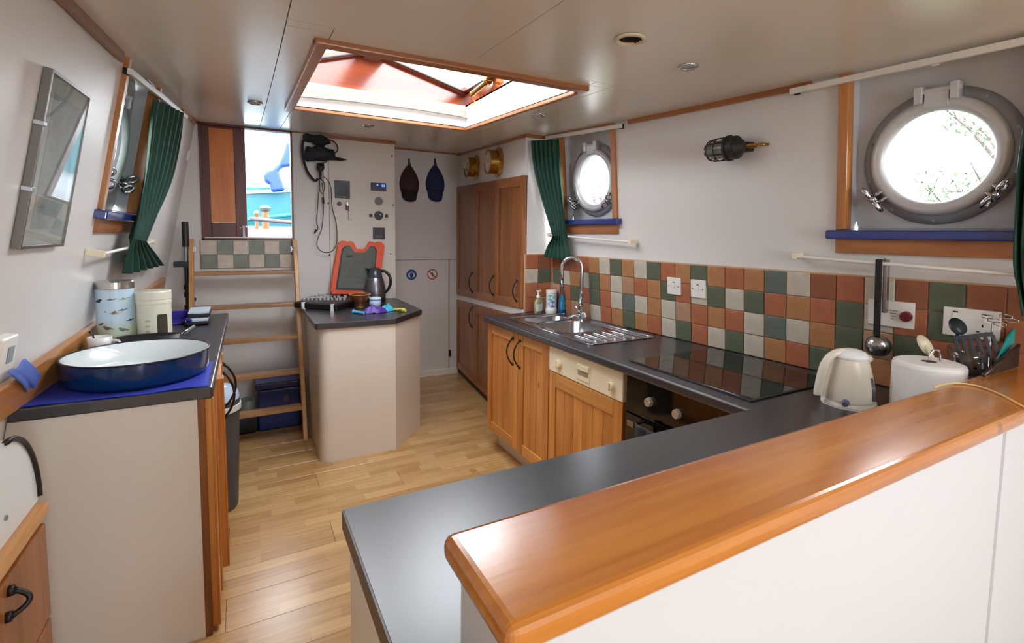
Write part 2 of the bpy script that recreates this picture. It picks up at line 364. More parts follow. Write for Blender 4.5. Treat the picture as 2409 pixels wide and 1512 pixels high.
# lining of a hull side: panel with rectangular openings, grey hull plate behind with round ports
def lining(fr, name, u0, u1, v0, v1, holes):
    r = thing(name, None, None, fr.p(0, 0, 0), kind='structure')
    b = MB(); us = [u0]
    for (a, c, d, e) in holes:
        b.fbox(fr, us[-1], a, v0, v1, -.012, 0); b.fbox(fr, a, c, v0, d, -.012, 0); b.fbox(fr, a, c, e, v1, -.012, 0); us.append(c)
    b.fbox(fr, us[-1], u1, v0, v1, -.012, 0)
    b.build('lining_panel', white_wall, r)
    MB().fbox(fr, u0, u1, v0, v1, -.20, -.19).build('backing_panel', hull_m, r) if not holes else None
    return r
HN = -.075     # depth of hull plate behind the lining
def port(fr, wname, a, c, d, e, cu, cv, side, lean):
    """window_n: hull plate with a round hole, cast ring, hinge, screw dogs, timber frame, blue sill"""
    wd = thing(wname, None, None, fr.p((a+c)/2, d, 0), kind='structure'); R = .168; M = fr.mat(cu, cv, HN)
    b = MB(); seg = 48; inner = []; outer = []
    for i in range(seg):
        t = 2*PI*i/seg; ca, sa = math.cos(t), math.sin(t)
        ks = []
        if ca > 1e-6: ks.append((c+.004-cu)/ca)
        if ca < -1e-6: ks.append((a-.004-cu)/ca)
        if sa > 1e-6: ks.append((e+.004-cv)/sa)
        if sa < -1e-6: ks.append((d-.004-cv)/sa)
        k = min(ks); inner.append(b.bm.verts.new(fr.p(cu+R*ca, cv+R*sa, HN))); outer.append(b.bm.verts.new(fr.p(cu+k*ca, cv+k*sa, HN)))
    for i in range(seg): b.face([inner[i], inner[(i+1) % seg], outer[(i+1) % seg], outer[i]])
    b.lathe([(R, 0), (R, -.03)], M, seg)
    b.build('hull_plate', hull_m, wd, smooth=False)
    b = MB()
    t = .006
    for (u0, u1, v0, v1) in ((a-t, a, d-t, e+t), (c, c+t, d-t, e+t), (a, c, e, e+t), (a, c, d-t, d)): b.fbox(fr, u0, u1, v0, v1, HN-.004, -.0005)
    b.build('window_reveal', hull_m, wd)
    # fixed flange, dark
    MB().lathe([(R+.002, -.02), (R+.002, .012), (R+.03, .016), (R+.058, .012), (R+.062, 0)], M, 56).build('flange', alu_d, wd, smooth=True)
    MB().lathe([(R-.016, .016), (R-.010, .032), (R+.006, .040), (R+.024, .036), (R+.030, .022), (R+.028, .014)], M, 56).build('port_ring', alu, wd, smooth=True)
    MB().lathe([(0, .022), (R-.008, .022)], M, 48).build('pane', glass_m, wd)
    for k in range(10):
        t_ = 2*PI*(k+.5)/10; q = M @ V3(((R+.046)*math.cos(t_), (R+.046)*math.sin(t_), .012)); MB().cyl(q, q+fr.N*.006, .006, seg=8).build('flange_bolt', alu_d, wd)
    # hinge at the top
    hb = MB()
    for du in (-.05, .05): hb.box((du-.012, R+.012, .01), (du+.012, R+.068, .05), M)
    hb.cyl(M @ V3((-.066, R+.05, .035)), M @ V3((.066, R+.05, .035)), .010, seg=12).box((-.034, R-.005, .02), (.034, R+.058, .042), M)
    hb.build('hinge', alu, wd, .003)
    for ang in (math.radians(218), math.radians(322)):
        D = V3((math.cos(ang), math.sin(ang), 0)); p0 = M @ (D*(R+.004)+V3((0, 0, .028))); p1 = M @ (D*(R+.055)+V3((0, 0, .038)))
        db = MB(); s_ = M.to_3x3() @ V3((-D.y, D.x, 0))
        db.tube([p0-s_*.014, p1-s_*.014], .008).tube([p0+s_*.014, p1+s_*.014], .008)
        db.cyl(p1-s_*.016, p1+s_*.016, .010); q = M @ (D*(R+.05)+V3((0, 0, .02))); db.cyl(q, q+fr.N*.055, .009)
        # wing nut with two loops
        for sg in (-1, 1):
            cc = q+fr.N*.050+s_*sg*.030; db.tube(arc(cc, .020, 0, 2*PI, 14, s_, (fr.N+fr.V*.3).normalized())[:-1], .0065, 6, closed=True)
        db.build('screw_dog', chrome, wd, smooth=True)
    # timber frame round the opening
    fw = .034 if side == 'r' else .036
    vb = d
    for nm, (u0, u1, v0, v1) in (('frame_post', (a-fw, a+.002, vb-.0, e+.03)), ('frame_post', (c-.002, c+fw, vb-.0, e+.03))):
        MB().fbox(fr, u0, u1, v0, v1, -.03, .016).build(nm, frame_m, wd, .003)
    MB().fbox(fr, a-fw, c+fw, d-.088, d-.034, -.002, .014).build('apron_board', trim_m, wd, .002)
    MB().fbox(fr, a-fw-.026, c+fw+.026, d-.034, d, HN, .040).build('sill', blue_sill, wd, .006, segs=3, label='glossy blue sill board')
    return wd
W3 = (-1.085, -.585, 1.48, 2.08); W2 = (-2.862, -2.372, 1.545, 2.12); W1 = (2.555, 3.09, 1.535, 2.14)
lining(RW, 'wall_right', -3.03, 3.4, -.1, 2.34, [W2, W3])
port(RW, 'window_2', *W2, -2.612, 1.786, 'r', 0)
port(RW, 'window_3', *W3, -.832, 1.722, 'r', 0)
lining(LW, 'wall_left', -3.4, 4.9, -.1, 2.34, [W1])
port(LW, 'window_1', *W1, 2.79, 1.80, 'l', 0)
# bulkheads at the far end
wb = thing('wall_back', None, None, (0, 4.31, 0), kind='structure')
DX0, DX1, DZ0, DZ1 = -.247, .345, 1.368, 2.19
MB().box((-.95, 4.31, 0), (DX0, 4.37, 2.36)).box((DX1, 4.31, 0), (.602, 4.37, 2.36)).box((DX0, 4.31, 0), (DX1, 4.37, DZ0)).box((DX0, 4.31, DZ1), (DX1, 4.37, 2.36)).build('bulkhead_panel', white_wall, wb)
MB().box((.604, 4.300, .0), (1.122, 4.36, 2.36)).build('control_panel', white_lam, wb, .002)
MB().box((1.062, 4.37, 0), (1.122, 4.9, 2.36)).build('bulkhead_return', white_wall, wb)
MB().box((1.06, 4.85, 1.178), (2.2, 4.9, 2.36)).build('upper_panel', white_wall, wb)
MB().box((1.06, 4.85, 0.055), (1.80, 4.9, 1.172)).box((1.812, 4.85, .055), (2.2, 4.9, 1.172)).build('lower_panel', white_wall, wb)
MB().box((1.06, 4.86, 0), (2.2, 4.9, 1.2)).build('panel_backing', mat('joint_shadow', L(150, 142, 132), .8), wb)
for k, (a, c) in enumerate(((922, 367), (925, 482), (919, 597), (772, 478), (775, 600))):
    q = aty(a, c, 4.30); MB().cyl((q.x, 4.295, q.z), (q.x, 4.302, q.z), .006, seg=10).build('screw', iron, wb)
MB().box((1.122, 4.835, 0), (1.9, 4.85, .055)).build('baseboard_back', white_pl, kind='structure')
MB().box((-1.1, -3.36, 0), (.45, -3.3, 2.4)).box((1.35, -3.36, 0), (2.6, -3.3, 2.4)).box((.45, -3.36, 0), (1.35, -3.3, .75)).box((.45, -3.36, 2.0), (1.35, -3.3, 2.4)).build('wall_rear', white_wall, kind='structure')
# ceiling edge trims
def trim(pts, name, w=.03, h=.022, m_=trim_m, inward=(0, 0, 0)):
    b = MB(); iv = V3(inward)
    for p, q in zip(pts, pts[1:]):
        p = V3(p); q = V3(q); d = (q-p).normalized(); s_ = d.cross(V3((0, 0, 1))).normalized()
        if s_.dot(iv) < 0: s_ = -s_
        b.hexa([p-V3((0, 0, h)), q-V3((0, 0, h)), q+s_*w-V3((0, 0, h)), p+s_*w-V3((0, 0, h)), p, q, q+s_*w, p+s_*w])
    return b.build(name, m_, bevel=.003, kind='structure')
def edge(fr, yy):  # where a hull lining meets the ceiling
    z = zc(yy); u = (yy-fr.O.y)/fr.U.y; v = z/fr.V.z; p = fr.p(u, v, 0); return V3((p.x, p.y, z+.002))
trim([edge(RW, y_) for y_ in (3.03, 2.35)], 'trim_1', .016, .026, inward=(-1, 0, 0))
trim([edge(RW, y_) for y_ in (2.22, 1.7, 1.22)], 'trim_1', .016, .026, inward=(-1, 0, 0))
trim([edge(LW, y_) for y_ in (-1.5, 0, .8, 1.5, 2.0, 2.45)], 'trim_2', .014, .038, mat('dull_brown_paint', L(150, 116, 100), .5, var=.1), inward=(1, 0, 0))
trim([edge(LW, y_) for y_ in (3.75, 4.30)], 'trim_2', .016, .028, inward=(1, 0, 0))
trim([(-.28, 4.312, zc(4.31)+.003), (.46, 4.312, zc(4.31)+.003)], 'trim_3', .012, .012, trim_mx, (0, -1, 0))
trim([(.46, 4.30, 2.186), (1.122, 4.30, 2.192)], 'trim_3', .012, .024, trim_mx, (0, -1, 0))
trim([(1.122, 4.31, 2.196), (1.124, 4.85, 2.24)], 'trim_3', .012, .024, trim_m, (1, 0, 0))
trim([(1.122, 4.85, 2.245), (1.90, 4.85, 2.245)], 'trim_3', .012, .024, trim_mx, (0, -1, 0))

# ------------------------------------------------------------------ door
dr = thing('door_1', None, None, (DX0, 4.31, DZ0), kind='structure')
fm = MB().box((DX0, 4.298, DZ0), (DX0+.016, 4.37, DZ1)).box((DX1-.012, 4.298, DZ0), (DX1, 4.37, DZ1)).box((DX0, 4.298, DZ0), (DX1, 4.37, DZ0+.012)).box((DX0, 4.298, DZ1-.012), (DX1, 4.37, DZ1)).build('door_frame', mahog_d, dr, .002)
B(white_pl, (DX0+.018, 4.296, DZ0+.012), (DX1-.014, 4.33, DZ0+.02), 'threshold_strip', dr)
lx0, lx1 = DX0+.006, .036; z0, z1 = DZ0+.02, DZ1-.012; sw = .052
for nm, a, b_ in (('stile', (lx0, 4.33, z0), (lx0+sw, 4.362, z1)), ('stile', (lx1-.072, 4.33, z0), (lx1, 4.362, z1)), ('rail', (lx0+sw, 4.33, z0), (lx1-.072, 4.362, z0+.10)), ('rail', (lx0+sw, 4.33, z1-.014), (lx1-.072, 4.362, z1))):
    B(mahog_d, a, b_, nm, dr, .003)
B(mahog_l, (lx0+sw, 4.342, z0+.10), (lx1-.072, 4.354, z1-.012), 'door_panel', dr, 0)
B(white_pl, (lx0+sw+.006, 4.324, z0+.100), (lx1-.080, 4.332, z0+.104), 'bead', dr, 0)
MB().cyl((.012, 4.325, z0), (.012, 4.325, z0+.075), .014, seg=14).cyl((.012, 4.325, z0+.07), (.012, 4.325, z0+.082), .020, seg=14).box((-.012, 4.318, z0+.066), (.005, 4.326, z0+.073)).build('bolt_latch', chrome, dr, .001)

# ------------------------------------------------------------------ skylight
sk = thing('window_4', None, None, ((SX0+SX1)/2, 2.5, 2.06), kind='structure')
WT = 2.255; t = .03
zz = lambda y_: zc(y_)
b = MB().m(mat('white_gloss', L(236, 236, 238), .2, bump=.05, bscale=4))
for (x0, x1, y0, y1) in ((SX0-t, SX0, SY0-t, SY1+t), (SX1, SX1+t, SY0-t, SY1+t), (SX0, SX1, SY0-t, SY0), (SX0, SX1, SY1, SY1+t)):
    b.hexa([(x0, y0, zz(y0)), (x1, y0, zz(y0)), (x1, y1, zz(y1)), (x0, y1, zz(y1)), (x0, y0, WT), (x1, y0, WT), (x1, y1, WT), (x0, y1, WT)])
b.build('well_lining', None, sk)
# ceiling trim mouldings
def tb(name, a, b_, wv, over=(0, 0, 0)):
    a, b_ = V3(a), V3(b_); wv = V3(wv); h = V3((0, 0, .022)); MB().hexa([a-h, b_-h, b_-h+wv, a-h+wv, a+h*.3, b_+h*.3, b_+wv+h*.3, a+wv+h*.3]).build(name, trim_mx if abs(a.x-b_.x) > .3 else trim_m, sk, .006, segs=3)
tb('trim_moulding', (SX0-.042, SY0-.045, zz(SY0)), (SX1+.02, SY0-.085, zz(SY0)), (0, .045, 0))
tb('trim_moulding', (SX0-.042, SY0-.04, zz(SY0)), (SX0-.042, SY1+.06, zz(SY1)), (.042, 0, 0))
tb('trim_moulding', (SX0-.0, SY1, zz(SY1)+.004), (SX1+.0, SY1, zz(SY1)+.004), (0, .02, 0))
tb('trim_moulding', (SX1, SY0-.0, zz(SY0)+.004), (SX1, SY1+.02, zz(SY1)+.004), (.02, 0, 0))
# varnished coaming and pitched roof
ZE = 2.320; XR = .675; ZR = 2.462
MB().prism([(SX0-.03, SY1+.004, WT-.01), (SX1+.03, SY1+.004, WT-.01), (SX1+.03, SY1+.004, ZE), (XR+.04, SY1+.004, ZR), (XR-.04, SY1+.004, ZR), (SX0-.03, SY1+.004, ZE+.012)], (0, .035, 0)).build('gable_board', mahog, sk)
MB().prism([(SX0-.03, SY0-.04, WT-.01), (SX1+.03, SY0-.04, WT-.01), (SX1+.03, SY0-.04, ZE), (XR+.04, SY0-.04, ZR), (XR-.04, SY0-.04, ZR), (SX0-.03, SY0-.04, ZE+.012)], (0, .03, 0)).build('gable_board', mahog, sk)
MB().box((SX1, SY0-.04, WT-.01), (SX1+.03, SY1+.04, ZE)).build('coaming_board', mahog, sk)
MB().box((SX0-.03, SY0-.04, WT-.01), (SX0, SY1+.04, ZE+.012)).build('coaming_board', mahog, sk)
MB().box((XR-.045, SY0-.04, ZR-.035), (XR+.045, SY1+.04, ZR+.015)).build('ridge_beam', mahog_d, sk)
for (xa, za, xb, zb) in ((XR+.04, ZR, SX1+.03, ZE), (XR-.04, ZR, SX0-.03, ZE+.012)):
    hl = []
    dx = V3((xb-xa, 0, zb-za)); n_ = V3((-(zb-za), 0, xb-xa)).normalized()
    if n_.z < 0: n_ = -n_
    def q8(s0, s1, y0, y1, h=.03):
        P = [V3((xa, 0, za))+dx*s0, V3((xa, 0, za))+dx*s1]
        return [V3((P[0].x, y0, P[0].z)), V3((P[1].x, y0, P[1].z)), V3((P[1].x, y1, P[1].z)), V3((P[0].x, y1, P[0].z))] + [V3((P[0].x, y0, P[0].z))+n_*h, V3((P[1].x, y0, P[1].z))+n_*h, V3((P[1].x, y1, P[1].z))+n_*h, V3((P[0].x, y1, P[0].z))+n_*h]
    ym = (SY0+SY1)/2
    MB().hexa(q8(0, 1, SY1-.035, SY1+.04)).hexa(q8(0, 1, SY0-.04, SY0+.03)).hexa(q8(0, .08, SY0, SY1)).hexa(q8(.90, 1, SY0, SY1)).build('sash_frame', mahog, sk, .002)
    MB().hexa(q8(.06, .94, SY0+.01, SY1-.02, .006)).build('pane', glass_m, sk)
    MB().hexa(q8(.055, .075, SY0, SY1-.03, -.006)).hexa(q8(.90, .915, SY0, SY1-.03, -.006)).hexa(q8(.05, .92, SY1-.045, SY1-.03, -.006)).build('rubber_seal', blk, sk)
# brass stay of the hatch
a = V3((1.165, 2.93, 2.36)); p = thing('skylight_stay', 'brass telescopic stay holding the skylight hatch', 'stay', (1.2, 2.95, 2.22))
p0, p1, p2 = atx(1150, 190, 1.235), atx(1110, 222, 1.21), atx(1103, 228, 1.20)
MB().cyl(p0, p1, .016, seg=14).cyl(p0+(p0-p1).normalized()*.0, p0+(p1-p0)*.12, .022, seg=14).build('barrel', brass, p, smooth=False, bevel=.001)
MB().box(p0+V3((-.03, -.02, -.005)), p0+V3((.02, .02, .03))).cyl(p0+V3((-.02, 0, .02)), p0+V3((.02, 0, .05)), .012).build('bracket', brass, p, .003)
MB().tube(spline([p1, p1+V3((.012, 0, -.02)), p1+V3((.018, 0, -.045)), p1+V3((0, 0, -.055)), p1+V3((-.012, 0, -.07))], 4), .0035).build('crank', brass, p, smooth=True)
# pleated blind gathered along the far side of the well
def blind_fn(u_, v_):
    x = lerp(SX0+.01, SX1-.004, u_); sag = .012*math.sin(PI*u_)
    z = 2.158+.012*u_+.05*v_+sag+.003*math.sin(v_*9*PI); yq = SY1-.028-.012*math.sin(v_*8*PI)-.012*(1-v_)
    return V3((x, yq, z))
bd = MB().grid(blind_fn, 24, 32).build('skylight_blind', mat('cream_blind_fabric', L(240, 232, 214), .7, bump=.3, bscale=60), solid=.003, smooth=True)
tag(bd, 'cream pleated blind gathered along the far side of the skylight well', 'blind')

# ================================================================== RIGHT SIDE: TILES, CUPBOARDS, WORKTOP
# tall cupboard body
def cup(u, z, n=0): return CU.p(u, z, n)
def uy(y_): return (y_-CU.O.y)/CU.U.y
UN, UF = uy(3.045), uy(4.845)                 # near and far ends
def ztop(u): return lerp(1.905, 1.84, (u-UF)/(UN-UF))
def zbot(u): return lerp(.815, .92, (u-UF)/(UN-UF))
def zlow(u): return lerp(.763, .868, (u-UF)/(UN-UF))
tcb = thing('tall_cupboard', 'tall stained pine cupboard in white surround beside the sink', 'cupboard', CU.p(UN, 0, 0))
b = MB().hexa([(CU.p(UF, 0, -.022)), (CU.p(UN, 0, -.022)), V3((2.25, 3.045, 0)), V3((2.25, 4.845, 0)), CU.p(UF, 2.3, -.022), CU.p(UN, 2.3, -.022), V3((2.25, 3.045, 2.3)), V3((2.25, 4.845, 2.3))])
def cbox(ua, ub, za0, za1, zb0, zb1, n0, n1, b):   # slanted board on the cupboard front; z at ua: za0..za1, at ub: zb0..zb1
    return b.hexa([CU.p(ua, za0, n0), CU.p(ub, zb0, n0), CU.p(ub, zb0, n1), CU.p(ua, za0, n1), CU.p(ua, za1, n0), CU.p(ub, zb1, n0), CU.p(ub, zb1, n1), CU.p(ua, za1, n1)])
cbox(UF, UN, ztop(UF), 2.3, ztop(UN), 2.3, -.024, 0, b); cbox(UF, UN, zlow(UF), zbot(UF), zlow(UN), zbot(UN), -.024, .004, b)
b.build('carcass', white_wall, tcb, smooth=False)
def bow_handle(p, q, out, name='handle', parent=None, r=.0045, bulge=.03, material=iron):
    """wrought bow handle from p to q standing out along out"""
    p, q, out = V3(p), V3(q), V3(out).normalized(); m = MB(); n = 12; pts = []
    for i in range(n+1):
        t = i/n; pts.append(lerp(p, q, t)+out*(.006+bulge*math.sin(PI*t)**.8))
    m.tube(pts, [r*(1.5 if i in (0, n) else 1) for i in range(n+1)], 8)
    for e in (p, q): m.cyl(e, e+out*.010, r*2.0, seg=10)
    return m.build(name, material, parent, smooth=True)
cuts = [CU.px(x_, y_)[0] for x_, y_ in ((1122, 560), (1169, 560))]
us = [UF+.01]+cuts+[UN-.004]
hp = (((1111, 641), (1113, 687)), ((1160, 649), (1163, 694)), ((1218, 660), (1216, 708)))
for i in range(3):
    ua, ub = us[i]+.002, us[i+1]-.002; d = None
    d = cbox(ua, ub, zbot(ua)+.003, ztop(ua), zbot(ub)+.003, ztop(ub), -.016, .004, MB()).build('door', cup_m, tcb, .002)
    for (a0, a1, w0) in ((ua, ua+.055, 0), (ub-.055, ub, 0)):
        cbox(a0, a1, zbot(a0)+.003, ztop(a0), zbot(a1)+.003, ztop(a1), .003, .014, MB()).build('stile', cup_m, d, .002)
    for (f0, f1) in ((.003, .07),): cbox(ua+.055, ub-.055, zbot(ua)+f0, zbot(ua)+f1, zbot(ub)+f0, zbot(ub)+f1, .003, .014, MB()).build('rail', cup_y, d, .002)
    cbox(ua+.055, ub-.055, ztop(ua)-.07, ztop(ua), ztop(ub)-.07, ztop(ub), .003, .014, MB()).build('rail', cup_y, d, .002)
    (h0, h1) = hp[i]; A = CU.px(*h0, .014); Bq = CU.px(*h1, .014); uu = (A[0]+Bq[0])/2
    bow_handle(CU.p(uu, A[1], .014), CU.p(uu, Bq[1], .014), CU.N, 'handle', d)
lus = [UF+.01, cuts[0], cuts[1], UN-.004]
for i in range(3):
    ua, ub = lus[i]+.002, lus[i+1]-.002
    d = cbox(ua, ub, .065, zlow(ua)-.003, .065, zlow(ub)-.003, -.016, .004, MB()).build('door', cup_m, tcb, .002)
    for (a0, a1) in ((ua, ua+.055), (ub-.055, ub)): cbox(a0, a1, .065, zlow(a0)-.003, .065, zlow(a1)-.003, .003, .014, MB()).build('stile', cup_m, d, .002)
    cbox(ua+.055, ub-.055, zlow(ua)-.07, zlow(ua)-.003, zlow(ub)-.07, zlow(ub)-.003, .003, .014, MB()).build('rail', cup_y, d, .002)
    cbox(ua+.055, ub-.055, .065, .13, .065, .13, .003, .014, MB()).build('rail', cup_y, d, .002)
    if i == 0: A = CU.px(1112, 722, .014); Bq = CU.px(1113, 770, .014); bow_handle(CU.p(A[0], A[1], .014), CU.p(A[0], Bq[1], .014), CU.N, 'handle', d)
    if i == 1: bow_handle(CU.p(ub-.03, .74, .014), CU.p(ub-.03, .60, .014), CU.N, 'handle', d)
cbox(UF, UN-.004, 0, .06, 0, .06, -.03, -.012, MB()).build('plinth', mat('dark_plinth', L(52, 40, 32), .6), tcb)
trim([CU.p(UF, 0, -.02)+V3((0, 0, 2.236)), CU.p(UN, 0, -.02)+V3((0, 0, 2.116))], 'trim_1', .030, .026, inward=(-1, 0, 0))
trim([(1.668, 3.03, 2.116), (1.862, 3.03, 2.116)], 'trim_1', .012, .026, trim_mx, (0, -1, 0))

# splashback: grout bed with every tile its own piece
sp = thing('splashback', 'tiled splashback of terracotta, ochre, green and cream squares along the worktop', 'splashback', RW.p(-1.8, .9/RW.V.z, 0))
v0 = .902/RW.V.z; vt = 1.302/RW.V.z
MB().fbox(RW, -3.02, -.40, v0, vt+.003, .0005, .006).box((1.676, 3.030, .902), (1.925, 3.044, 1.305)).build('grout_bed', grout, sp)
TR1 = 'bttocgocgtogotoscbtcbgbbtbt'   # first letter is the tile next to the corner
TR2 = 'cocgocntogtcgcgtotgctgttgtt'
TR3 = 'tgtgtcscocntotcscogngtbtctg'
TR4 = 'tnoctogotcgtcgcotgtogttcotg'
shared = {}
for r_, row in enumerate((TR1, TR2, TR3, TR4)):
    va = vt-.1*(r_+1)*vt/1.302+.0; 
    for i, c in enumerate('bgnt'[r_]+row[:26]):
        k = i-9
        ua = -2.113+.1*k+.0015+.014*r_*0; ub = ua+.097
        if ua < -3.012: ua = -3.012
        if ub > -.41: continue
        tl = MB().fbox(RW, ua, ub, va+.0015, va+.0985*1.0, .006, .0125+random.uniform(0, .002)).build('tile', TILE[c], sp, .0025, loc=RW.p(ua, va, 0))
Rs = ('tbt', 'cgtc', 'ttn', 'tns')
for r_, row in enumerate(Rs):
    z1_ = 1.302-.1*r_; x_ = 1.680
    for c in row[:3]:
        xe = min(x_+.097, 1.915)
        if xe-x_ > .02: MB().box((x_, 3.022, z1_-.0985), (xe, 3.031, z1_-.0015)).build('tile', TILE[c], sp, .0025)
        x_ += .1

# electrical plates on the tiles
def plate(fr, u, v, w_, h_, name, label, cat, group=None, base=.014, m_=white_pl):
    t_ = thing(name, label, cat, fr.p(u, v, base), group); MB().fbox(fr, u-w_/2, u+w_/2, v-h_/2, v+h_/2, base-.002, base+.008).build('face_plate', m_, t_, .003, segs=3); return t_
def rocker(fr, u, v, t_, base=.022, w_=.013, h_=.024):
    MB().hexa([fr.p(u-w_/2, v-h_/2, base), fr.p(u+w_/2, v-h_/2, base), fr.p(u+w_/2, v-h_/2, base+.006), fr.p(u-w_/2, v-h_/2, base+.006), fr.p(u-w_/2, v+h_/2, base), fr.p(u+w_/2, v+h_/2, base), fr.p(u+w_/2, v+h_/2, base+.001), fr.p(u-w_/2, v+h_/2, base+.001)]).build('rocker', white_pl, t_, .001)
    MB().fbox(fr, u-w_/2, u+w_/2, v+h_/2, v+h_/2+.004, base, base+.0015).build('rocker_gap', blk, t_)
for (u, lab) in ((-1.915, 'white square wall switch on the tiles, the one nearer the sink'), (-1.762, 'white square wall switch on the tiles, nearer the hob')):
    t_ = plate(RW, u, 1.187, .088, .09, 'light_switch', lab, 'switch', 'white switches on the splashback'); rocker(RW, u, 1.194, t_)
    for s in (-.03, .03): MB().cyl(RW.p(u+s, 1.187, .021), RW.p(u+s, 1.187, .0235), .0032, seg=10).build('screw', steel, t_)
t_ = plate(RW, -.922, 1.18, .146, .094, 'cooker_switch', 'wide white cooker switch plate with dark red knob', 'switch')
MB().cyl(RW.p(-.872, 1.178, .02), RW.p(-.872, 1.178, .036), .019, .017, 20).build('knob', mat('dark_red_plastic', L(108, 28, 40), .35), t_, .001)
MB().fbox(RW, -.874, -.870, 1.174, 1.196, .036, .040).build('pointer', mat('dark_red_plastic', L(108, 28, 40), .35), t_)
for k in range(4): MB().fbox(RW, -.925+.002*k, -.898-.004*k, 1.192-.010*k, 1.1945-.010*k, .022, .0225).build('marking', grey_pl, t_)
t_ = plate(RW, -.695, 1.18, .146, .094, 'power_socket', 'wide cream double socket behind the utensil jar', 'socket')
rocker(RW, -.735, 1.20, t_); rocker(RW, -.655, 1.20, t_)
for u in (-.725, -.665):
    for du, dv, ww, hh in ((0, .002, .004, .009), (-.011, -.018, .008, .004), (.011, -.018, .008, .004)): MB().fbox(RW, u+du-ww/2, u+du+ww/2, 1.175+dv-hh/2, 1.175+dv+hh/2, .0215, .0225).build('socket_hole', blk, t_)

# worktop: one continuous L of black laminate
wx = lambda y_: 1.972+(2.109-y_)*.063-.002
wt = thing('worktop', 'continuous black laminate worktop with sink, running round to the bar', 'worktop', (1.4, 2, .862))
SKX0, SKX1, SKY0, SKY1 = 1.462, 1.892, 1.975, 2.86
TOPZ, TH = .9, .038
PZ0 = .52
def slab(b, poly): return b.prism([(x, y_, TOPZ-TH) for x, y_ in poly], (0, 0, TH))
b = MB()
slab(b, [(1.375, 1.0), (SKX0+.02, 1.0), (SKX0+.02, 3.028), (1.375, 3.028)])
slab(b, [(SKX0+.02, SKY1-.02), (wx(2.84), SKY1-.02), (wx(3.028), 3.028), (SKX0+.02, 3.028)])
slab(b, [(SKX1-.02, SKY0+.02), (wx(1.99), SKY0+.02), (wx(2.84), SKY1-.02), (SKX1-.02, SKY1-.02)])
slab(b, [(SKX0+.02, 1.0), (wx(1.0), 1.0), (wx(1.99), SKY0+.02), (SKX0+.02, SKY0+.02)])
slab(b, [(.157, .395), (.235, .395), (.235, .56), (.157, .56)])
slab(b, [(.157, .56), (wx(.56), .56), (wx(1.0), 1.0), (.157, 1.0)])
b.build('laminate_top', top_m, wt)
MB().box((.1535, .395, TOPZ-TH), (.157, 1.0, TOPZ-.001)).build('edge_strip', topedge_m, wt, label='brownish end strip of the worktop')
MB().cyl((1.3755, 1.0, TOPZ-.010), (1.3755, 3.028, TOPZ-.010), .010, seg=16).cyl((1.3755, 1.0, TOPZ-TH+.010), (1.3755, 3.028, TOPZ-TH+.010), .010, seg=16).box((1.3655, 1.0, TOPZ-TH+.01), (1.376, 3.028, TOPZ-.01)).build('front_edge', top_m, wt, smooth=False)
MB().fbox(RW, -2.99, -2.3, (TOPZ)/RW.V.z, (TOPZ+.006)/RW.V.z, .001, .012).build('sealant', grey_pl, wt)

# sink: rim, two bowls, ribbed drainer
sk_ = thing('kitchen_sink', 'stainless one and a half bowl sink with ribbed drainer', 'sink', (1.67, 2.4, .9))
def rrect(x0, x1, y0, y1, r, z, n=5):
    P = []
    for cx_, cy_, a in ((x1-r, y1-r, 0), (x0+r, y1-r, 90), (x0+r, y0+r, 180), (x1-r, y0+r, 270)):
        for i in range(n+1): t = math.radians(a+90*i/n); P.append(V3((cx_+r*math.cos(t), cy_+r*math.sin(t), z)))
    return P
def bowl(b, x0, x1, y0, y1, r, ztop_, depth, tr=.86):
    loops = [rrect(x0-.006, x1+.006, y0-.006, y1+.006, r+.006, ztop_), rrect(x0, x1, y0, y1, r, ztop_-.004), rrect(x0+.012, x1-.012, y0+.012, y1-.012, r, ztop_-depth+.02), rrect(x0+.03, x1-.03, y0+.03, y1-.03, r*.8, ztop_-depth)]
    L_ = [[b.bm.verts.new(p) for p in l] for l in loops]
    for A, Bv in zip(L_, L_[1:]):
        for i in range(len(A)): b.face([A[i], A[(i+1) % len(A)], Bv[(i+1) % len(A)], Bv[i]])
    b.face(L_[-1])
ZS = .9035
main = (1.515, 1.815, 2.265, 2.60); half = (1.515, 1.815, 2.645, 2.815)
b = MB(); bowl(b, main[0], main[1], main[2], main[3], .06, ZS, .16); b.build('main_bowl', steel, sk_, smooth=True)
b = MB(); bowl(b, half[0], half[1], half[2], half[3], .05, ZS, .10); b.build('half_bowl', steel, sk_, smooth=True)
# deck of the sink built as strips round the bowls
b = MB(); z0_, z1_ = .9005, ZS
for (x0, x1, y0, y1) in ((SKX0, main[0], SKY0, SKY1), (main[1], SKX1, SKY0, SKY1), (main[0], main[1], half[3], SKY1), (main[0], main[1], main[3], half[2]), (main[0], main[1], SKY0, main[2])):
    b.box((x0, y0, z0_), (x1, y1, z1_))
b.build('sink_deck', steel, sk_)
MB().tube(rrect(SKX0, SKX1, SKY0, SKY1, .025, .9035), .0035, 8, closed=True).build('rolled_rim', chrome, sk_, smooth=True)
for k in range(5):
    x_ = 1.525+.062*k; MB().tube([(x_, 1.998, .9035), (x_, 2.02, .907), (x_, 2.19, .907), (x_, 2.215, .9035)], .0048, 8).build('drainer_rib', chrome, sk_, smooth=True)
MB().tube([(SKX1-.03, 1.99, .9035), (SKX1-.03, 2.0, .908), (SKX1-.03, 2.50, .908), (SKX1-.03, 2.52, .9035)], .006, 8).build('drainer_rib', chrome, sk_, smooth=True)
MB().cyl((1.66, 2.43, ZS-.159), (1.66, 2.43, ZS-.156), .042, seg=24).build('strainer', chrome, sk_)
for k in range(5): MB().box((1.5145, 2.505+.012*k, .872), (1.5165, 2.512+.012*k, .884)).build('overflow_slot', blk, sk_)
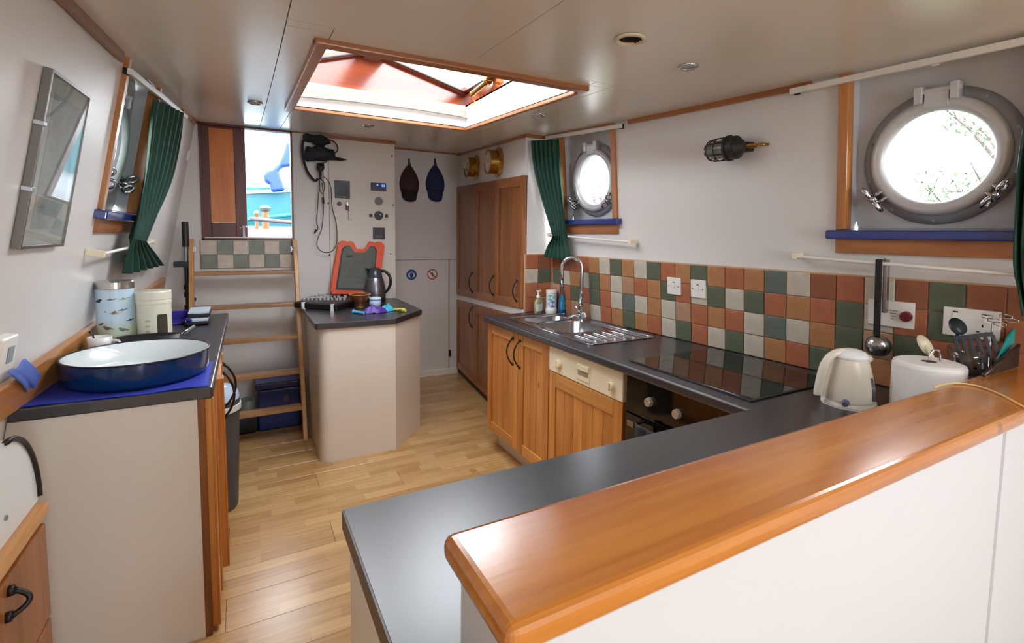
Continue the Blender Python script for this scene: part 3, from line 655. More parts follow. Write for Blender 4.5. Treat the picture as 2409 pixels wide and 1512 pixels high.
# tap
tp = thing('mixer_tap', 'tall chrome swan neck mixer tap behind the sink', 'tap', (1.845, 2.62, .904))
tx, ty = 1.848, 2.60
nd = V3((-.80, .6, 0)).normalized()
MB().cyl((tx, ty, .903), (tx, ty, .912), .030, seg=24).cyl((tx, ty, .91), (tx, ty, 1.0), .019, seg=20).build('tap_base', chrome, tp, smooth=False, bevel=.002)
npts = [V3((tx, ty, .98)), V3((tx, ty, 1.10)), V3((tx, ty, 1.21))]+arc(V3((tx, ty, 1.235))+nd*.062, .062, PI, 0, 12, nd, V3((0, 0, 1)))+[V3((tx, ty, 1.19))+nd*.124, V3((tx, ty, 1.115))+nd*.124]
MB().tube(npts, .0125, 14).build('swan_neck', chrome, tp, smooth=True)
e_ = V3((tx, ty, 1.115))+nd*.124; MB().cyl(e_, e_-V3((0, 0, .055)), .0145, seg=18).build('spray_head', chrome, tp, .001)
hd = V3((-.25, -1, 0)).normalized()
MB().cyl(V3((tx, ty, .945))-hd*.01, V3((tx, ty, .94))+hd*.055, .021, seg=20).build('valve_body', chrome, tp, .003)
MB().tube([V3((tx, ty, .94))+hd*.04, V3((tx, ty, .965))+hd*.05+nd*.03, V3((tx, ty, .995))+hd*.045+nd*.05], [.008, .006, .0075], 10).build('lever', chrome, tp, smooth=True)
MB().tube([V3((tx, ty, .935))+nd*.01, V3((tx, ty, .918))+nd*.08], [.010, .007], 10).build('lever', chrome, tp, smooth=True)

# bottles beside the sink
z_ = .9
def at_top(px, py): return atz(px, py, .9)
q = V3((1.742, 2.955, .9))
t_ = thing('soap_bottle', 'clear pump bottle of pale yellow liquid hand soap', 'bottle', q)
clear_y = mat('clear_yellow_plastic', L(206, 204, 150), .12, trans=.55, spec=.5)
M = T(*q) @ RZ(.5)
MB().lathe([(0, 0), (.036, 0), (.040, .006), (.040, .075), (.030, .095), (.013, .102), (.013, .11), (0, .11)], M, 28, 1, .62).build('bottle_body', clear_y, t_, smooth=True)
MB().cyl(M @ V3((0, 0, .108)), M @ V3((0, 0, .124)), .014, seg=18).cyl(M @ V3((0, 0, .12)), M @ V3((0, 0, .150)), .006, seg=12).box(M @ V3((-.014, -.010, .148)), M @ V3((.014, .010, .158))).tube([M @ V3((.0, 0, .153)), M @ V3((.028, -.0, .155)), M @ V3((.034, 0, .149))], .005).build('pump', white_pl, t_, .002)
MB().lathe([(.0405, .02), (.0408, .07)], M, 12, 1, .63, math.radians(200), math.radians(330)).build('paper_label', mat('label_pale_print', L(214, 224, 222), .5, var=.25, vscale=60), t_, smooth=True)
q = V3((1.842, 2.945, .9))
t_ = thing('wipes_tub', 'white tub of cleaning wipes with green and blue dots', 'tub', q)
M = T(*q)
MB().lathe([(0, 0), (.041, 0), (.043, .02), (.037, .04), (.037, .135), (.039, .14), (.039, .158), (0, .16)], M, 32).build('tub_body', white_pl, t_, smooth=False)
def decal(M, r, ang, z_c, rad, m_, name, parent, n=14):
    b = MB(); c = b.bm.verts.new(M @ V3((r*math.cos(ang), r*math.sin(ang), z_c))); ring = []
    for i in range(n):
        t = 2*PI*i/n; a = ang+rad*math.cos(t)/r; ring.append(b.bm.verts.new(M @ V3((r*math.cos(a), r*math.sin(a), z_c+rad*math.sin(t)))))
    for i in range(n): b.face([c, ring[i], ring[(i+1) % n]])
    return b.build(name, m_, parent)
va = math.atan2(-2.9, -1.8)
decal(M, .0377, va-.25, .108, .022, mat('teal_print', L(96, 190, 178), .5), 'printed_dot', t_); decal(M, .0377, va+.2, .064, .024, mat('periwinkle_print', L(112, 132, 206), .5), 'printed_dot', t_)
decal(M, .0377, va+.6, .115, .012, mat('pale_blue_print', L(150, 200, 226), .5), 'printed_dot', t_); decal(M, .0377, va-.7, .065, .010, mat('pale_blue_print', L(150, 200, 226), .5), 'printed_dot', t_)
q = V3((1.898, 2.885, .9))
t_ = thing('detergent_bottle', 'blue washing up liquid bottle with dark blue cap', 'bottle', q)
M = T(*q) @ RZ(.3)
MB().lathe([(0, 0), (.034, 0), (.037, .008), (.036, .06), (.033, .12), (.024, .155), (.012, .168), (0, .168)], M, 28, 1, .7).build('bottle_body', mat('blue_liquid', L(28, 110, 168), .12, trans=.35), t_, smooth=True)
MB().lathe([(0, .166), (.015, .166), (.015, .182), (.009, .190), (.009, .215), (.004, .222), (0, .222)], M, 18).build('cap', mat('navy_cap', L(34, 30, 150), .35), t_, smooth=False)
MB().lathe([(.0368, .03), (.0345, .11)], M, 10, 1, .71, math.radians(195), math.radians(300)).build('paper_label', mat('label_teal_print', L(60, 150, 190), .5, var=.5, vscale=50), t_, smooth=True)

# hob
hb = thing('ceramic_hob', 'black glass ceramic hob set in the worktop corner', 'hob', (1.7, 1.36, .9))
MB().prism([(1.440, 1.05, .9005), (1.925, 1.05, .9005), (1.945, 1.645, .9005), (1.440, 1.645, .9005)], (0, 0, .006)).build('glass_top', blk_gloss, hb, .0015)
MB().box((1.432, 1.045, .9002), (1.440, 1.65, .906)).box((1.440, 1.043, .9002), (1.925, 1.05, .906)).build('edge_trim', mat('dark_steel_trim', L(70, 70, 74), .3, metal=.8), hb, .001)
for (x_, y_, r_) in ((1.57, 1.22, .075), (1.57, 1.48, .09), (1.80, 1.21, .09), (1.80, 1.48, .075)):
    MB().lathe([(r_, 0), (r_+.0015, 0)], T(x_, y_, .9067), 48).build('cooking_zone', mat('zone_print', L(44, 44, 48), .2), hb)

# base cabinets under the worktop
CX0 = 1.41
def cab_door(parent, y0, y1, z0, z1, x_=CX0, fw=.062, top=True, m_=pine, mh=pine_h, boards=True, fwt=None):
    d = MB().box((x_-.0, y0+.0015, z0), (x_+.018, y1-.0015, z1)).build('door', m_, parent, .0015)
    fwt = fwt or fw
    for (a, c) in ((y0+.0015, y0+fw), (y1-fw, y1-.0015)): MB().box((x_-.010, a, z0), (x_+.001, c, z1)).build('stile', m_, d, .0025)
    MB().box((x_-.010, y0+fw, z0), (x_+.001, y1-fw, z0+fw)).build('rail', mh, d, .0025)
    if top: MB().box((x_-.010, y0+fw, z1-fwt), (x_+.001, y1-fw, z1)).build('rail', mh, d, .0025)
    n = max(2, round((y1-y0-2*fw)/.085)); 
    if boards:
        for i in range(n):
            a, c = lerp(y0+fw, y1-fw, i/n), lerp(y0+fw, y1-fw, (i+1)/n)
            MB().box((x_-.003, a+.001, z0+fw), (x_+.001, c-.001, z1-(fwt if top else 0))).build('board', m_, d, .0012)
    return d
sc_ = thing('sink_cabinet', 'pine sink cabinet with two doors and paired black handles', 'cabinet', (1.6, 2.65, 0))
MB().box((CX0+.018, 2.25, .13), (1.9, 3.02, .70)).box((CX0+.018, 2.25, .70), (CX0+.03, 3.02, .862)).box((CX0+.018, 3.005, .70), (1.88, 3.02, .862)).build('carcass', pine, sc_)
d1 = cab_door(sc_, 2.605, 3.03, .135, .852); d2 = cab_door(sc_, 2.255, 2.602, .135, .852)
bow_handle((CX0-.010, 2.662, .815), (CX0-.010, 2.662, .655), (-1, .25, 0), 'handle', d1, bulge=.035); bow_handle((CX0-.010, 2.572, .815), (CX0-.010, 2.572, .655), (-1, .25, 0), 'handle', d2, bulge=.035)
MB().box((1.485, 1.05, 0), (1.50, 3.02, .13)).build('plinth', white_lam, sc_, label='pale plinth board under the cabinets')
dw = thing('dishwasher', 'built in dishwasher with cream control panel and pine door', 'dishwasher', (1.6, 1.95, 0))
MB().box((CX0+.018, 1.645, .13), (1.9, 2.245, .86)).build('carcass', grey_pl, dw)
MB().box((CX0-.012, 1.645, .722), (CX0+.018, 2.248, .856)).build('control_panel', cream_pl, dw, .003)
cp = MB().box((CX0-.016, 1.880, .742), (CX0-.011, 1.985, .822)).build('grip_surround', cream_pl, dw, .003)
MB().box((CX0-.0165, 1.890, .765), (CX0-.0155, 1.975, .790)).build('grip_shadow_recess', mat('recess_shade_cream', L(150, 140, 110), .6), dw)  # flat darker strip, the shade of the grip recess put into its colour
MB().box((CX0-.022, 1.885, .790), (CX0-.012, 1.980, .818)).build('grip_flap', cream_pl, dw, .004)
for y_, r_ in ((2.150, .024), (1.718, .020)):
    k = MB().cyl((CX0-.012, y_, .776), (CX0-.030, y_, .776), r_, r_*.85, 24).build('dial', cream_pl, dw, .002); MB().box((CX0-.036, y_-.004, .776-r_*.9), (CX0-.029, y_+.004, .776+r_*.9)).build('dial_grip', cream_pl, k, .001)
    for j in range(9):
        a = math.radians(-30+30*j); MB().box((CX0-.0128, y_+.036*math.cos(a)-.0012, .776+.036*math.sin(a)-.0012), (CX0-.0118, y_+.036*math.cos(a)+.0012, .776+.036*math.sin(a)+.0012)).build('marking', grey_pl, dw)
cab_door(dw, 1.645, 2.248, .135, .718, fwt=.075)
ov = thing('built_in_oven', 'black built in oven with round steel knobs', 'oven', (1.6, 1.34, 0))
MB().box((CX0+.01, 1.045, .135), (1.9, 1.635, .862)).build('oven_body', blk, ov)
MB().box((CX0-.012, 1.047, .70), (CX0+.01, 1.62, .855)).build('control_fascia', blk_gloss, ov, .002)
MB().box((CX0-.014, 1.047, .16), (CX0+.01, 1.62, .694)).build('oven_door', blk_gloss, ov, .002)
for y_ in (1.476, 1.325, 1.174):
    MB().cyl((CX0-.012, y_, .777), (CX0-.030, y_, .777), .019, .017, 24).build('knob', mat('brushed_knob', L(196, 186, 166), .35, metal=.6), ov, .002)
MB().box((CX0-.058, 1.52, .662), (CX0-.045, 1.56, .684)).box((CX0-.05, 1.12, .666), (CX0-.043, 1.55, .680)).box((CX0-.05, 1.525, .668), (CX0-.012, 1.54, .678)).box((CX0-.05, 1.13, .668), (CX0-.012, 1.145, .678)).build('door_handle', steel, ov, .002)
# cloth hanging from oven handle
t_ = tag(MB().grid(lambda u_, v_: V3((CX0-.066+.004*math.sin(u_*14), 1.36+.14*u_, .689-.10*v_)), 16, 8).build('oven_cloth', mat('dark_tea_towel', L(46, 48, 58), .9, var=.6, vscale=30), solid=.004, smooth=True), 'dark tea towel hanging on the oven door handle', 'towel')

# breakfast bar: partition and cap
neutral = mat('bar_laminate', L(214, 217, 221), .4, bump=.03, bscale=40)
bp_ = thing('bar_partition', 'white panelled half wall carrying the pine bar top', 'partition', (.9, .48, 0))
MB().box((.222, .425, 0), (2.08, .555, 1.024)).build('wall_panel', neutral, bp_, .002)
MB().box((1.47, .419, 0), (1.49, .426, 1.024)).build('joint_strip', neutral, bp_, .001)
MB().box((.165, .56, 0), (.180, .985, .861)).box((.165, .40, 0), (.222, .56, .861)).build('end_panel', white_lam, bp_, .001)
MB().box((.18, .965, .1), (1.40, .98, .861)).build('cabinet_back', pine, bp_)
bt = MB().prism([(.209, .402, 1.024), (2.10, .402, 1.024), (2.10, .589, 1.024), (.209, .589, 1.024)], (0, 0, .036)).build('bar_top', bar_m, bevel=.014, segs=4, smooth=True)
tag(bt, 'thick varnished pine bar top with rounded edge in the foreground', 'bar top')
for p in bt.data.polygons: p.use_smooth = False
cpts = [atz(*p_, 1.0635) for p_ in ((2199, 912), (2215, 905), (2250, 901), (2300, 908), (2350, 926), (2409, 957), (2470, 990))]
cb = MB().tube(spline(cpts, 6), .0022, 8).build('cord', mat('cream_cord', L(232, 200, 130), .5), smooth=True); tag(cb, 'thin cream cord lying across the pine bar top', 'cord')

# ================================================================== LEFT SIDE
lwt = thing('worktop', 'black laminate worktop on the left with the blue enamel pan', 'worktop', (-.3, 2.9, .862))
lx = lambda y_, z_=.9: LW.p((y_-LW.O.y)/LW.U.y, z_/LW.V.z).x+.003
MB().prism([(lx(2.02), 2.02, .862), (-.104, 2.02, .862), (-.090, 3.82, .862), (lx(3.82), 3.82, .862)], (0, 0, .038)).build('laminate_top', top_m, lwt, .004)
MB().box((-.106, 2.022, .865), (-.1005, 3.8, .897)).build('edge_strip', topedge_m, lwt)
wr = MB(); 
uA, uB = 1.35, 4.16
def rail_v(u): return lerp(1.02, 1.145, (u-1.9)/(4.3-1.9))
P8 = [LW.p(uA, .905/LW.V.z, .001), LW.p(uB, .915, .001), LW.p(uB, .915, .024), LW.p(uA, .905/LW.V.z, .024), LW.p(uA, rail_v(uA), .001), LW.p(uB, rail_v(uB), .001), LW.p(uB, rail_v(uB), .024), LW.p(uA, rail_v(uA), .024)]
tag(wr.hexa(P8).build('backing_board', wood('pine_lengthwise_y', L(226, 170, 104), L(190, 124, 60), 1, rough=.3, knots=.3), bevel=.004), 'long pine backing board along the left wall behind the worktop', 'board')
# cabinet below
lc = thing('base_cabinet', 'white ended base cabinet with pine doors under the left worktop', 'cabinet', (-.3, 2.4, 0))
MB().hexa([(lx(2.03, 0.02)+.01, 2.03, 0), (-.148, 2.03, 0), (-.148, 2.05, 0), (lx(2.05, 0.02)+.01, 2.05, 0), (lx(2.03, .86), 2.03, .861), (-.148, 2.03, .861), (-.148, 2.05, .861), (lx(2.05, .86), 2.05, .861)]).build('end_panel', white_lam, lc)
MB().box((-.148, 2.028, 0), (-.128, 2.81, .861)).build('face_frame', wood('dark_pine_edge', L(150, 92, 44), L(108, 60, 26), 2, knots=0), lc, .001)
MB().box((-.50, 2.05, .1), (-.148, 2.81, .84)).build('carcass', pine, lc)
def left_door(y0, y1, x0, x1, z0, z1, name='door'):
    d = MB().hexa([(x0-.020, y0, z0), (x0, y0, z0), (x1, y1, z0), (x1-.02, y1, z0), (x0-.02, y0, z1), (x0, y0, z1), (x1, y1, z1), (x1-.02, y1, z1)]).build(name, pine, lc, .002)
    for (a, c) in ((0, .2), (.8, 1)):
        ya, yb = lerp(y0, y1, a), lerp(y0, y1, c); xa, xb = lerp(x0, x1, a), lerp(x0, x1, c)
        MB().hexa([(xa, ya, z0), (xa+.006, ya, z0), (xb+.006, yb, z0), (xb, yb, z0), (xa, ya, z1), (xa+.006, ya, z1), (xb+.006, yb, z1), (xb, yb, z1)]).build('stile', pine, d, .001)
    return d
left_door(2.045, 2.295, -.108, -.108, .02, .855)
dA = left_door(2.30, 2.595, -.084, -.098, .08, .855); dB = left_door(2.60, 2.80, -.100, -.100, .08, .855)
bow_handle((-.094, 2.565, .815), (-.094, 2.575, .61), (1, -.1, 0), 'handle', dA, bulge=.040, r=.005); bow_handle((-.094, 2.66, .83), (-.094, 2.665, .63), (1, .1, 0), 'handle', dB, bulge=.045, r=.005)
# bin
bn = thing('kitchen_bin', 'tall dark grey kitchen bin with silver blue lid under the left worktop', 'bin', (-.165, 3.0, 0))
M = T(-.165, 3.0, 0)
MB().lathe([(0, 0), (.108, 0), (.112, .01), (.130, .50), (.130, .52), (0, .52)], M, 36).build('bin_body', mat('dark_grey_plastic', L(66, 66, 70), .45), bn, smooth=False)
MB().lathe([(.131, .515), (.138, .52), (.138, .548), (.131, .552)], M, 36).build('lid_band', mat('pale_band', L(196, 204, 200), .4), bn)
MB().lathe([(.133, .55), (.134, .575), (.128, .578)], M, 36).build('lid_collar', mat('dark_grey_plastic', L(66, 66, 70), .45), bn)
MB().lathe([(.132, .577), (.126, .61), (.10, .636), (.06, .650), (0, .655)], M, 36).build('lid', mat('silver_blue_plastic', L(176, 192, 214), .22), bn, smooth=True)

# big enamel roaster
er = thing('enamel_roasting_pan', 'large blue enamel roasting pan with white inside on left worktop', 'pan', (-.338, 2.285, .905))
M = T(-.335, 2.285, .906) @ RZ(-.05)
navy = mat('blue_enamel', L(10, 52, 100), .2, coat=.4); wen = mat('white_enamel', L(226, 234, 236), .14, coat=.4)
MB().lathe([(0, 0), (.93, 0), (.985, .012), (1.0, .074)], M @ Matrix.Diagonal((.214, .226, 1.16, 1)), 56).build('pan_outside', navy, er, smooth=True)
MB().lathe([(1.0, .074), (.985, .0735), (.955, .016), (.91, .006), (0, .006)], M @ Matrix.Diagonal((.214, .226, 1.16, 1)), 56).build('pan_inside', wen, er, smooth=True)
MB().tube([M @ V3((.2145*math.cos(2*PI*i/56), .2265*math.sin(2*PI*i/56), .0865)) for i in range(56)], .0032, 8, closed=True).build('rim', mat('dark_rim_enamel', L(20, 26, 48), .2), er, smooth=True)
for k, (a, c) in enumerate(((.03, -.13), (.06, -.125), (.075, -.13))): MB().cyl(M @ V3((a, c, .0065)), M @ V3((a+.003, c, .010)), .008, .006, 9).build('food_scrap', mat('brown_crumb', L(150, 110, 60), .8), er)
# blue cloth under the pan, and its turned-up corner
bc = mat('blue_cloth', L(38, 54, 168), .75, bump=.2, bscale=120, var=.2)
def clf(u_, v_):
    x = lerp(-.60, -.115, u_); y_ = lerp(2.032, 2.40, v_); return V3((x, y_+.006*math.sin(u_*9), .9022+.0012*math.sin(u_*17)*math.cos(v_*9)))
tag(MB().grid(clf, 28, 16).build('blue_cloth', bc, solid=.002, smooth=True), 'bright blue cloth spread flat under the enamel pan', 'cloth')
c4 = [atz(63, 937, .906), atz(98, 911, .906), LW.p(*LW.px(60, 846, .03), .03), LW.p(*LW.px(18, 878, .03), .03)]
tag(MB().grid(lambda u_, v_: lerp(lerp(c4[0], c4[1], u_), lerp(c4[3], c4[2], u_), v_)+V3((.012*math.sin(v_*PI), 0, .006*math.sin(u_*9))), 12, 12).build('pale_blue_cloth', mat('pale_blue_cloth', L(96, 122, 206), .7, bump=.2, bscale=90), solid=.002, smooth=True), 'paler blue cloth corner turned up against the backing board', 'cloth')
# canisters
def canister(cx, cy_, r, h, name, label):
    t_ = thing(name, label, 'canister', (cx, cy_, .901)); return t_, T(cx, cy_, .901)
def bird_mat():
    m = bpy.data.materials.new('bird_print'); m.use_nodes = True; n = m.node_tree; b = n.nodes['Principled BSDF']; lk = n.links.new
    tc = n.nodes.new('ShaderNodeTexCoord'); sp_ = n.nodes.new('ShaderNodeSeparateXYZ'); lk(tc.outputs['Object'], sp_.inputs[0])
    r = n.nodes.new('ShaderNodeValToRGB'); mr = n.nodes.new('ShaderNodeMapRange'); mr.inputs[1].default_value = .0; mr.inputs[2].default_value = .32
    lk(sp_.outputs[2], mr.inputs[0]); lk(mr.outputs[0], r.inputs[0]); e = r.color_ramp.elements
    e[0].color = L(196, 208, 178); e[1].color = L(196, 220, 238); e[1].position = .5; x_ = e.new(.40); x_.color = L(198, 212, 190)
    lk(r.outputs[0], b.inputs['Base Color']); b.inputs['Roughness'].default_value = .3; return m
t_, M = canister(-.463, 2.668, .064, .32, 'tin_canister', 'tall pale blue tin canister printed with birds')
MB().lathe([(0, 0), (.0635, 0), (.0635, .300), (0, .300)], M, 40).build('canister_body', bird_mat(), t_)
MB().lathe([(.0645, .290), (.0665, .292), (.0665, .318), (.062, .322), (0, .324)], M, 40).build('lid', mat('brushed_lid', L(196, 192, 186), .25, metal=.9), t_)
def bird(M, r, ang, z, s, m_, flip=1, fly=False):
    s *= .85 if not fly else .8
    s *= 1.25; r += .0004
    b = MB(); P = [(-1.4, -.5), (-.5, -.35), (0, -.55), (.6, -.35), (.8, .1), (1.15, .2), (.95, .5), (.6, .62), (.3, .4), (-.3, .25), (-1.0, -.1)] if not fly else [(-1.6, 0), (-.6, .1), (-.2, .5), (.3, .15), (1.4, .45), (1.5, .2), (.5, -.15), (0, -.3), (-.7, -.2)]
    v = [b.bm.verts.new(M @ V3((r*math.cos(ang+flip*x_*s/r), r*math.sin(ang+flip*x_*s/r), z+y_*s))) for x_, y_ in P]
    c = b.bm.verts.new(M @ V3((r*math.cos(ang), r*math.sin(ang), z)))
    for i in range(len(v)): b.face([c, v[i], v[(i+1) % len(v)]])
    return b.build('printed_bird', m_, t_)
dk, br_, gy_ = mat('bird_dark', L(52, 46, 50), .5), mat('bird_brown', L(128, 98, 72), .5), mat('bird_grey', L(112, 124, 140), .5)
A0 = math.atan2(-2.655, .462)
for (da, z, s, m_, f, fl_) in ((-.95, .245, .014, dk, 1, False), (-.1, .195, .020, br_, -1, True), (.35, .205, .013, gy_, 1, True), (-.45, .135, .015, br_, -1, False), (.35, .125, .015, gy_, -1, False), (-.85, .15, .010, br_, 1, False), (.8, .16, .013, dk, 1, True), (-.2, .25, .012, gy_, 1, True), (.45, .25, .015, mat('bird_green', L(140, 164, 140), .5), 1, True), (-.55, .075, .012, dk, 1, False), (.25, .08, .014, dk, 1, False), (.8, .09, .010, mat('bird_yellow', L(196, 180, 110), .5), -1, False)):
    bird(M, .0638, A0+da, z, s, m_, f, fl_)
t_, M = canister(-.333, 2.660, .060, .28, 'storage_canister', 'shorter cream canister with an arched window, right of the bird tin')
cm_ = mat('cream_enamel', L(222, 222, 204), .28, coat=.2)
MB().lathe([(0, 0), (.0595, 0), (.0605, .004), (.0605, .225), (.059, .228), (0, .228)], M, 40).build('canister_body', cm_, t_, smooth=False)
MB().lathe([(.0615, .222), (.0625, .226), (.0625, .234), (.061, .238), (.0625, .243), (.0625, .272), (.059, .277), (0, .279)], M, 40).build('lid', cm_, t_, smooth=False)
A0 = math.atan2(-2.64, .331)
def curved_patch(M, r, a0, a1, z0, z1, m_, name, par, rad=.3):
    b = MB(); n = 12; top = []; bot = []
    for i in range(n+1):
        t = i/n; a = lerp(a0, a1, t); e = abs(2*t-1); k = (1-math.sqrt(max(0, 1-max(0, (e-(1-rad))/rad)**2)))*rad*.5*(a1-a0)*r
        top.append(b.bm.verts.new(M @ V3((r*math.cos(a), r*math.sin(a), z1-k)))); bot.append(b.bm.verts.new(M @ V3((r*math.cos(a), r*math.sin(a), z0+k))))
    for i in range(n): b.face([bot[i], bot[i+1], top[i+1], top[i]])
    return b.build(name, m_, par)
curved_patch(M, .0612, A0+.05, A0+.85, .035, .190, cm_, 'window_surround', t_)
curved_patch(M, .0616, A0+.12, A0+.78, .045, .180, mat('canister_window', L(70, 66, 58), .08), 'window', t_)
curved_patch(M, .0618, A0+.15, A0+.5, .047, .085, mat('tea_bags', L(196, 190, 150), .7), 'contents', t_, .1)
for k in range(3): curved_patch(M, .0611, A0-.55+.02*k, A0-.25-.02*k, .150-.022*k, .158-.022*k, mat('grey_green_print', L(170, 182, 168), .5), 'printed_mark', t_, .2)
# mug with a teaspoon
t_ = thing("mug", 'white mug with a dark red lower band and a spoon standing in it', 'mug', (-.490, 2.520, .901)); M = T(-.490, 2.520, .901)
MB().lathe([(0, 0), (.036, 0), (.038, .004), (.038, .080)], M, 32).build('mug_lower', mat('maroon_glaze', L(96, 44, 40), .25), t_, smooth=True)
MB().lathe([(.038, .080), (.0385, .118), (.0355, .118), (.035, .01), (0, .008)], M, 32).build('mug_upper', mat('white_glaze', L(232, 230, 228), .2), t_, smooth=True)
MB().tube([M @ V3((.036, -.005, .10)), M @ V3((.058, -.008, .098)), M @ V3((.068, -.01, .078)), M @ V3((.060, -.008, .052)), M @ V3((.037, -.005, .040))], .0055, 8).build('handle', mat('white_glaze', L(232, 230, 228), .2), t_, smooth=True)
sp_ = MB().tube([M @ V3((.01, .0, .012)), M @ V3((-.022, .004, .128)), M @ V3((-.030, .004, .140))], [.003, .003, .007], 8).build('teaspoon', mat('dark_spoon', L(70, 72, 80), .3, metal=.6), smooth=True); tag(sp_, 'dark handled spoon standing in the white and red mug', 'spoon')
# black oval dish with crockery behind the pan
t_ = thing('black_baking_dish', 'black oval dish holding pale cups behind the blue pan', 'dish', (-.335, 2.555, .9)); M = T(-.338, 2.556, .901)
D_ = M @ Matrix.Diagonal((.108, .040, 1, 1))
MB().lathe([(0, 0), (.9, 0), (1.0, .104), (.96, .104), (.87, .008), (0, .008)], D_, 48).build('dish_body', blk, t_, smooth=True)
MB().tube([(-.245, 2.555, .992), (-.225, 2.66, .992), (-.205, 2.80, .990)], [.006, .007, .007], 10).build('handle', steel, t_, smooth=True)
for (x_, c_) in ((-.392, L(190, 212, 190)), (-.33, L(226, 232, 224))):
    cu_ = MB().lathe([(0, 0), (.018, 0), (.027, .05), (.025, .05), (.016, .006), (0, .006)], T(x_, 2.556, .936), 24).build('egg_cup', mat('pale_glaze_%d' % int(c_[0]*100), c_, .25), smooth=True); tag(cu_, 'pale green cup in the black dish' if x_ < -.36 else 'white cup in the black dish', 'cup')
# brushes and scoop near the ladder
for k, (z_, lab) in enumerate(((.902, 'lower black handled brush with pale bristles on left worktop'), (.938, 'upper black handled brush stacked on another brush'))):
    t_ = thing('scrubbing_brush', lab, 'brush', (-.23, 3.5, z_), 'stacked brushes on the left worktop')
    MB().box((-.292+.01*k, 3.38+.05*k, z_), (-.178+.004*k, 3.60+.05*k, z_+.020)).build('brush_back', blk, t_, .006, segs=3)
    MB().box((-.288+.01*k, 3.385+.05*k, z_+.020), (-.182+.004*k, 3.595+.05*k, z_+.033)).build('bristles', mat('pale_bristles', L(206, 224, 236), .8, bump=.8, bscale=200), t_, .002)
M = T(-.315, 3.52, .902) @ RZ(.3)
t_ = thing('dustpan', 'purple blue plastic dustpan beside the brushes', 'dustpan', (-.315, 3.55, .902))
pb = mat('purple_blue_plastic', L(52, 44, 150), .3)
MB().box((-.07, -.06, 0), (.07, .12, .006), M).box((-.07, .11, 0), (.07, .12, .055), M).box((-.07, -.06, 0), (-.064, .12, .04), M).box((.064, -.06, 0), (.07, .12, .04), M).build('pan_tray', pb, t_, .002)
MB().tube([M @ V3((0, -.05, .01)), M @ V3((0, -.12, .03)), M @ V3((0, -.18, .035))], [.012, .012, .010], 10).build('handle', pb, t_, smooth=True)
# white thermostat at the left edge
tu, tv = LW.px(14, 836, .03)
t_ = thing('thermostat', 'small white control box with grey screen at the left edge', 'thermostat', LW.p(tu, tv, 0))
MB().fbox(LW, tu-.05, tu+.048, tv-.048, tv+.052, .0012, .036).build('casing', white_pl, t_, .008, segs=3)
MB().fbox(LW, tu-.012, tu+.024, tv-.02, tv+.024, .0362, .0375).build('screen', mat('lcd_grey', L(120, 132, 142), .25), t_, .001)
# low drawer unit in the near corner with white enamel bread bin
gx = -.475
e0 = atx(106, 1182, gx); ez = e0.z; ey = e0.y
du_ = thing('drawer_unit', 'low pine drawer unit in the near left corner with dark pull', 'drawer unit', (-.56, 1.4, 0))
MB().hexa([(lx(.7, .05)+.01, .7, 0), (gx-.012, .7, 0), (gx-.012, ey, 0), (lx(ey, .05)+.01, ey, 0), (lx(.7, ez)+.005, .7, ez-.03), (gx-.012, .7, ez-.03), (gx-.012, ey, ez-.03), (lx(ey, ez)+.005, ey, ez-.03)]).build('carcass', cup_m, du_)
MB().hexa([(lx(.7, ez)+.01, .68, ez-.03), (gx+.006, .68, ez-.03), (gx+.006, ey+.008, ez-.03), (lx(ey, ez)+.01, ey+.008, ez-.03), (lx(.7, ez)+.01, .68, ez), (gx+.006, .68, ez), (gx+.006, ey+.008, ez), (lx(ey, ez)+.01, ey+.008, ez)]).build('top_board', MT['pine_lengthwise_y'], du_, .005)
dz = MB().box((gx-.012, 1.20, ez-.30), (gx+.004, ey-.02, ez-.045)).build('drawer', cup_m, du_, .003); MB().box((gx-.012, 1.20, .05), (gx+.004, ey-.02, ez-.31)).build('drawer', cup_m, du_, .003)
h0, h1 = atx(14, 1392, gx), atx(4, 1462, gx)
bow_handle((gx+.004, h0.y, h0.z), (gx+.004, h0.y-.02, h1.z-.0), (1, .1, 0), 'handle', dz, bulge=.03, r=.006)
bb = thing('bread_bin', 'white enamel bread bin with black curved edge on the drawer unit', 'bread bin', (-.56, 1.45, ez))
y1_ = atx(90, 1160, gx-.02).y; pr_ = [(y1_, ez+.001), (y1_, ez+.012)]
a_ = atx(0, 1062, gx-.02); R_ = a_.z-ez-.012
prof = [(y1_-.19+.19*math.cos(t), ez+.012+R_*1.05*math.sin(t)) for t in [PI/2*i/10 for i in range(11)]]
poly = [(0.95, ez+.001), (y1_, ez+.001)]+prof+[(.95, prof[-1][1])]
xb_ = lambda z_: lx(1.5, z_)+.012
MB().prism([(gx-.02, y_, z_) for y_, z_ in poly], (-.085, 0, 0)).build('bin_body', wen, bb)
MB().tube([(gx-.018, y_, z_) for y_, z_ in prof], .007, 8).build('rim', blk, bb, smooth=True)
MB().cyl((gx-.0205, atx(12, 1218, gx-.02).y, atx(12, 1218, gx-.02).z), (gx-.016, atx(12, 1218, gx-.02).y, atx(12, 1218, gx-.02).z), .006, seg=12).build('rivet', grey_pl, bb)
du2, dv2 = LW.px(440, 366, 0)
tag(MB().fbox(LW, du2-.02, du2+.02, dv2-.035, dv2+.035, .0006, .018).build('alarm_sensor', white_pl, bevel=.003), 'small white sensor high on the left wall beyond the curtain', 'sensor')
